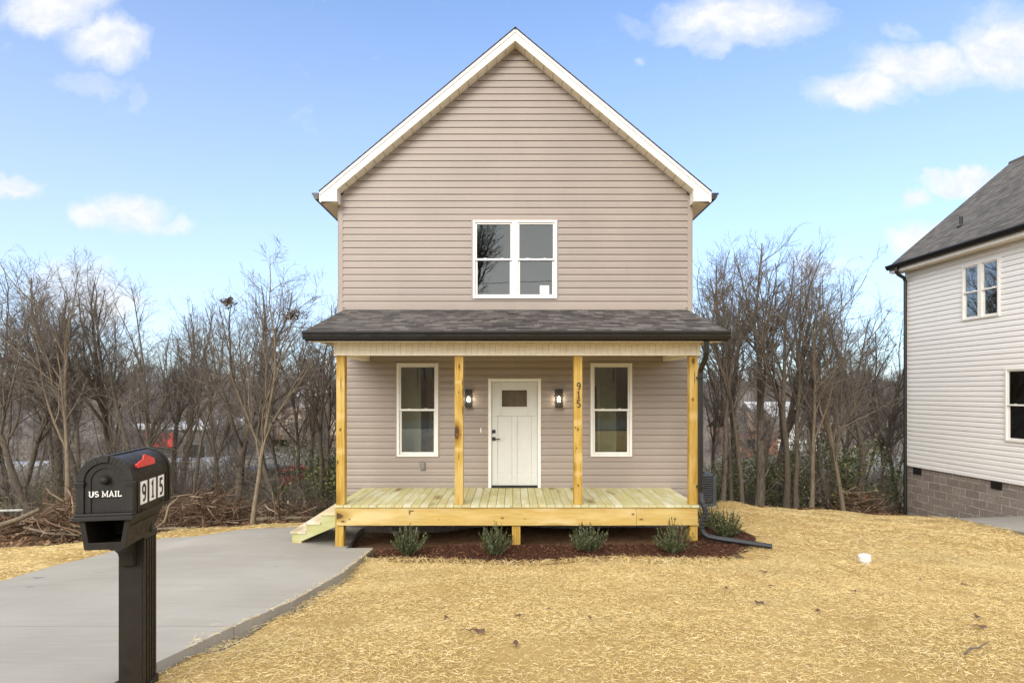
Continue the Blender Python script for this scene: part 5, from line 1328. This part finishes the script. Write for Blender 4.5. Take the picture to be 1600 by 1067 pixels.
def leafy(seed, n=900, sx=.7, hgt=1.5, ls=.07):
    r = np.random.default_rng(seed); cc = np.concatenate([r.normal(0, sx * .6, (16, 2)), r.uniform(.15, hgt, (16, 1))], 1)
    p = cc[r.integers(0, 16, n)] + r.normal(0, .17, (n, 3)); p[:, 2] = np.abs(p[:, 2]); L = r.uniform(.6, 1.3, n) * ls
    return blades(p, L, L * .5, r.uniform(0, 6.28, n), r.normal(0, .6, n), r.normal(0, .7, n), np.full(n, .1))
LFY = [leafy(1), leafy(2, 700, .5, 1.1), leafy(3, 1100, .8, 2.0)]
mass('evergreen_thicket', spots(34, 1100, 1415, 17.8, 24, .7, 1.3, 8), LFY, M_evergreen, 'glossy green leafy thicket low between the trunks right of the tan house')
mass('evergreen_thicket', spots(9, 478, 530, 14.5, 19, .7, 1.1, 9) + spots(5, 20, 120, 15, 20, .5, .8, 10), LFY, M_evergreen, 'dark green leafy thicket behind the porch stairs')
# fallen leaves on the wood floor
n = 26000; x = np.concatenate([rng.uniform(-15, -3.4, n // 2), rng.uniform(3.6, 14, n // 2)]); y = np.concatenate([rng.uniform(10, 21, n // 2), rng.uniform(13.6, 22, n // 2)])
k = ~in_poly(x, y, STRAW) & ~in_poly(x, y, DRIVE) & ~in_poly(x, y, [(11.3, 5), (20, 5), (20, 16.8), (11.3, 16.8)]); x, y = x[k], y[k]; n = len(x)
L = rng.uniform(.04, .10, n); V, Fq = blades(np.stack([x, y, h(x, y) + .015 + rng.uniform(0, .03, n)], -1), L, L * .55, rng.uniform(0, 6.28, n), rng.normal(0, .4, n), rng.normal(0, .5, n), rng.uniform(0, .2, n))
tag(np_mesh('fallen_leaves', V, Fq, M_deadleaf), 'brown fallen leaves on the ground under the bare trees', None, None, 'stuff')

# nests of leaves in the crowns
def nest(px, py, Y, s, label, seed):
    c = P(px, py, Y); r = np.random.default_rng(seed); n = 190; p = r.normal(0, .5, (n, 3)) * np.array([s * 1.1, s, s * .8]) + r.normal(0, .35, (6, 3))[r.integers(0, 6, n)] * s; L = r.uniform(.05, .14, n)
    o = np_mesh('leaf_nest', *blades(p, L, L * .4, r.uniform(0, 6.28, n), r.normal(0, .6, n), r.normal(0, .6, n), np.full(n, .1)), M_twig); o.location = c
    tag(o, label, 'nest', 'leaf nests in the bare crowns')
nest(355, 469, 16.4, .13, 'small brown leaf nest in the left fork of the tall bare tree', 1); nest(457, 491, 16.8, .2, 'larger dark leaf nest on a limb near the porch roof', 2)

# brush piles
def brush(name, cx, cy, sx, sy, ht, n, seed, label, logs):
    z = hz(cx, cy); rt = thing(name, label, 'brush pile', (cx, cy, z), 0, 'brush piles beside the driveway'); r = np.random.default_rng(seed)
    a = r.uniform(0, 6.28, n); q = np.sqrt(r.uniform(0, 1, n)); st = np.stack([np.cos(a) * q * sx, np.sin(a) * q * sy, r.uniform(0, 1, n) * ht * (1 - q ** 2) * .95], -1)
    zg = h(cx + st[:, 0], cy + st[:, 1]) - z; st[:, 2] += zg
    d = np.stack([r.normal(.2, 1, n), r.normal(0, .6, n), r.normal(.05, .26, n)], -1); ln = r.uniform(.4, 1.5, n)
    p, rd, dd = grow(r, st - unit(d) * .4 * ln[:, None], d, ln, r.uniform(.004, .017, n) * np.where(r.random(n) < .1, 2.0, 1), 7, .16, -.015, .35)
    s = spawn(r, p, rd, dd, ln, 4, .3, 1, .3, .9, (.25, .5), (.5, .7)); p2, r2, d2 = grow(r, *s, 3, .2, -.02, .4)
    p[..., 2] = np.maximum(p[..., 2], h(cx + p[..., 0], cy + p[..., 1]) - z + .01)
    o = np_mesh('sticks', *cat([tubes(p, rd, 5), tubes(p2, np.maximum(r2, .0028), 3)]), M_brush, rt)
    for (pts, rad) in logs: MB().tube(pts, rad, 8).build('log', M_bark_pale, rt, smooth=True)
brush('brush_pile', -9.35, 12.4, 1.05, .7, .95, 420, 5, 'brown pile of cut brush with a pale broken log, left of the mailbox', [([(-1.15, -.7, .38), (-.8, -.66, .5), (-.45, -.6, .68)], [.06, .05, .045]), ([(-.6, -.8, .35), (-.1, -.78, .22), (.5, -.75, .18)], [.025, .03, .022])])
brush('brush_pile', -7.15, 13.2, .95, .7, .85, 420, 6, 'brown pile of cut brush and pale forked limbs, right of the mailbox', [([(-.7, -.85, .05), (-.35, -.9, .3), (-.3, -.85, .62), (-.15, -.7, .8)], [.03, .032, .026, .018]), ([(-.9, -.8, .1), (-.2, -.95, .16), (.7, -.8, .12)], [.026, .03, .02])])
brush('brush_pile', -5.3, 13.5, 1.0, .5, .3, 130, 8, 'low scatter of cut branches behind the porch stairs', [([(-.8, -.3, .1), (.2, -.35, .14), (1.1, -.2, .1)], [.05, .05, .04])])
brush('brush_pile', 10.9, 18.3, .9, .6, .9, 380, 9, 'reddish brown root heap behind the corner of the white house', [])
M_rfw2 = simple('weathered_pale_metal', (.40, .39, .36), .6, .15)
# pale metal frame at the left edge
fr = thing('metal_frame', 'pale weathered metal frame standing at the left picture edge', 'frame', tuple(P(8, 835, 13.0)))
MB().tube([(-1.0, 0, .52), (.42, 0, .56)], .028, 8).build('rail', M_rfw2, fr)
for (a, b) in ((.40, .52), (.40, .28), (-.9, -1.05), (-.9, -.8)): MB().tube([(a, 0, .545), (b, .0, -.35)], .02, 8).build('leg', M_grey, fr)
st_ = P(1351, 792, 18.2); rs = MB().box(-.03, .03, -.02, .02, -.3, .52).prism([(-.03, .52), (.03, .52), (0, .60)], -.02, .02).build('marker_stake', M_red, None, bevel=.004)
rs.location = (st_.x, st_.y, hz(st_.x, 18.2)); tag(rs, 'thin red marker stake among the trunks near the white house', 'stake')

# ------------------------------------------------------------------ buildings and cars down in the valley
def far_building(name, label, x0, x1, y0, y1, zt, wallm, roofm, wins, pitched=0.0, extra=None):
    zc = hz((x0 + x1) / 2, y0) - .5; rt = thing(name, label, 'building', ((x0 + x1) / 2, y0, zc), 0); o = tuple(rt.location)
    MB().box(x0, x1, y0, y1, zc, zt).build('wall', wallm, rt, o)
    if pitched:
        ym = (y0 + y1) / 2; MB().prism([(y0 - .4, zt - .05), (ym, zt + pitched), (y1 + .4, zt - .05), (y1 + .4, zt + .1), (ym, zt + pitched + .18), (y0 - .4, zt + .1)], x0 - .4, x1 + .4, 'x').build('roof', roofm, rt, o)
    else:
        MB().box(x0 - .3, x1 + .3, y0 - .3, y1 + .3, zt + .003, zt + .45).build('roof', roofm, rt, o)
    for (a, b, c, d) in wins:
        wf = MB().box(a, b, y0 - .06, y0 - .005, c, d).build('window', M_grey, rt, o)
        MB().box(a + .1, b - .1, y0 - .075, y0 - .062, c + .1, d - .1).build('pane', M_lamp_black, wf, o)
    if extra: extra(rt, o)
    return rt
M_cream = simple('cream_stucco', (.62, .50, .38), .8, .06, .5); M_wht = simple('white_metal_wall', (.66, .665, .68), .5, .05, .5); M_rfw = simple('pale_metal_roof', (.46, .47, .49), .5, .05, .4)
M_brk = simple('red_brick_far', (.26, .13, .09), .9, .15, 2.0); M_tar = simple('brown_roof', (.20, .13, .09), .9, .1)
def awn(rt, o): MB().box(-30, -21.4, 67.6, 70, -4.0, -3.6).build('awning', M_tar, rt, o)
far_building('warehouse', 'long cream building with a brown awning seen through trees left of the porch', -30, -21.5, 70, 82, -1.0, M_cream, M_tar, [(-28.5, -27.2, -5.6, -4.3), (-25, -23.7, -5.6, -4.3)], 0, awn)
far_building('gabled_house', 'white house with a pale roof on the far slope left of the porch post', -36, -26.8, 96, 106, 1.0, M_wht, M_rfw, [(-30.6, -29.8, -.6, .6), (-28.8, -28.0, -.6, .6)], 2.2)
def sgn(rt, o):
    s = MB().box(-37.1, -34.2, 57.3, 57.5, -3.9, -2.5).build('sign', M_red, rt, o); MB().box(-36.2, -35.3, 57.26, 57.297, -3.35, -3.05).build('sign_stripe', simple('yellow_sign', (.7, .5, .08), .5), s, o)
far_building('shop', 'low dark shop with a red sign seen right of the mailbox', -40, -29, 58, 66, -2.2, simple('grey_shop_wall', (.11, .105, .10), .8), M_rfw, [(-33.6, -31.2, -5.4, -3.6)], 0, sgn)
far_building('white_shed', 'white metal building seen through trunks left of the cream building', -32.5, -29.5, 62, 70, -1.9, M_wht, M_rfw, [(-31.8, -30.6, -4.6, -3.2)])
far_building('pale_house', 'pale roofed house seen through trees midway between the two houses', 31, 38, 70, 80, -2.2, M_wht, M_rfw, [(32.5, 33.8, -4.2, -3.0), (35.5, 36.8, -4.2, -3.0)], 2.4)
far_building('brick_house', 'brick house behind the trees near the right porch post', 24.5, 29, 62, 70, -2.6, M_brk, M_tar, [(25.5, 26.6, -4.6, -3.4)], 1.8)
M_van = simple('pale_van_paint', (.30, .30, .31), .4)
M_glass_car = simple('dark_car_glass', (.012, .014, .016), .08); M_tyre = simple('tyre', (.015, .015, .015), .9)
def car(name, label, cat_, px, Y, rz, paint, L=4.5, Wd=1.85, H_=1.65, van=False):
    X = (px - CX) / F * Y; rt = thing(name, label, cat_, (X, Y, hz(X, Y)), rz, 'vehicles parked in the valley')
    pr = [(-L / 2, .35), (-L / 2 + .05, .85), (-L / 2 + .9, 1.0), (-L / 2 + 1.5, H_ - .03), (-L / 2 + 1.8, H_), (L / 2 - .7, H_), (L / 2 - .15, 1.0), (L / 2, .8), (L / 2, .35)]
    if van: pr = [(-L / 2, .35), (-L / 2, 1.0), (-L / 2 + .6, 1.15), (-L / 2 + 1.2, H_ - .05), (-L / 2 + 1.5, H_), (L / 2 - .1, H_), (L / 2, H_ - .2), (L / 2, .35)]
    MB().prism(pr, -Wd / 2, Wd / 2).build('body', paint, rt, bevel=.09, seg=3)
    g = [(-L / 2 + 1.08, 1.03), (-L / 2 + 1.58, H_ - .14), (L / 2 - .85, H_ - .14), (L / 2 - .45, 1.03)] if not van else [(-L / 2 + .8, 1.2), (-L / 2 + 1.3, H_ - .25), (-L / 2 + 2.0, H_ - .25), (-L / 2 + 2.0, 1.2)]
    for s in (-1, 1): MB().prism(g, s * (Wd / 2 + .004) - .004, s * (Wd / 2 + .004) + .004).build('side_window', M_glass_car, rt)
    for x in (-L / 2 + .85, L / 2 - .85):
        for s in (-1, 1):
            wh = MB().lathe([(.2, -.1), (.33, -.1), (.34, -.06), (.34, .06), (.33, .1), (.2, .1)], 18, Matrix.Translation((x, s * (Wd / 2 - .09), .34)) @ Matrix.Rotation(R(90), 4, 'X')).build('wheel', M_tyre, rt)
            MB().lathe([(.19, 0), (.17, .012), (.03, .02)], 14, Matrix.Translation((x, s * (Wd / 2 + .012), .34)) @ Matrix.Rotation(R(-90 * s), 4, 'X')).build('rim', M_grey, wh)
    for s in (-1, 1):
        MB().box(-L / 2 - .012, -L / 2 + .1, s * .62 - .17, s * .62 + .17, .66, .80).build('headlight', M_plate, rt); MB().box(L / 2 - .1, L / 2 + .012, s * .68 - .12, s * .68 + .12, .72, .9).build('taillight', M_red, rt)
car('parked_car', 'dark parked car seen between trunks left of the porch stairs', 'car', 409, 38, .9, simple('dark_car_paint', (.02, .021, .025), .25))
car('parked_car', 'red parked car seen between trunks nearest the porch stairs', 'car', 441, 39, .6, simple('red_car_paint', (.35, .02, .02), .25), H_=1.5)
car('parked_van', 'pale van glimpsed through brush just right of the mailbox', 'van', 285, 37, .3, M_van, 5.4, 2.0, 2.3, True)
car('parked_van', 'pale van glimpsed through branches at the far left', 'van', 28, 35, .2, M_van, 5.4, 2.0, 2.3, True)
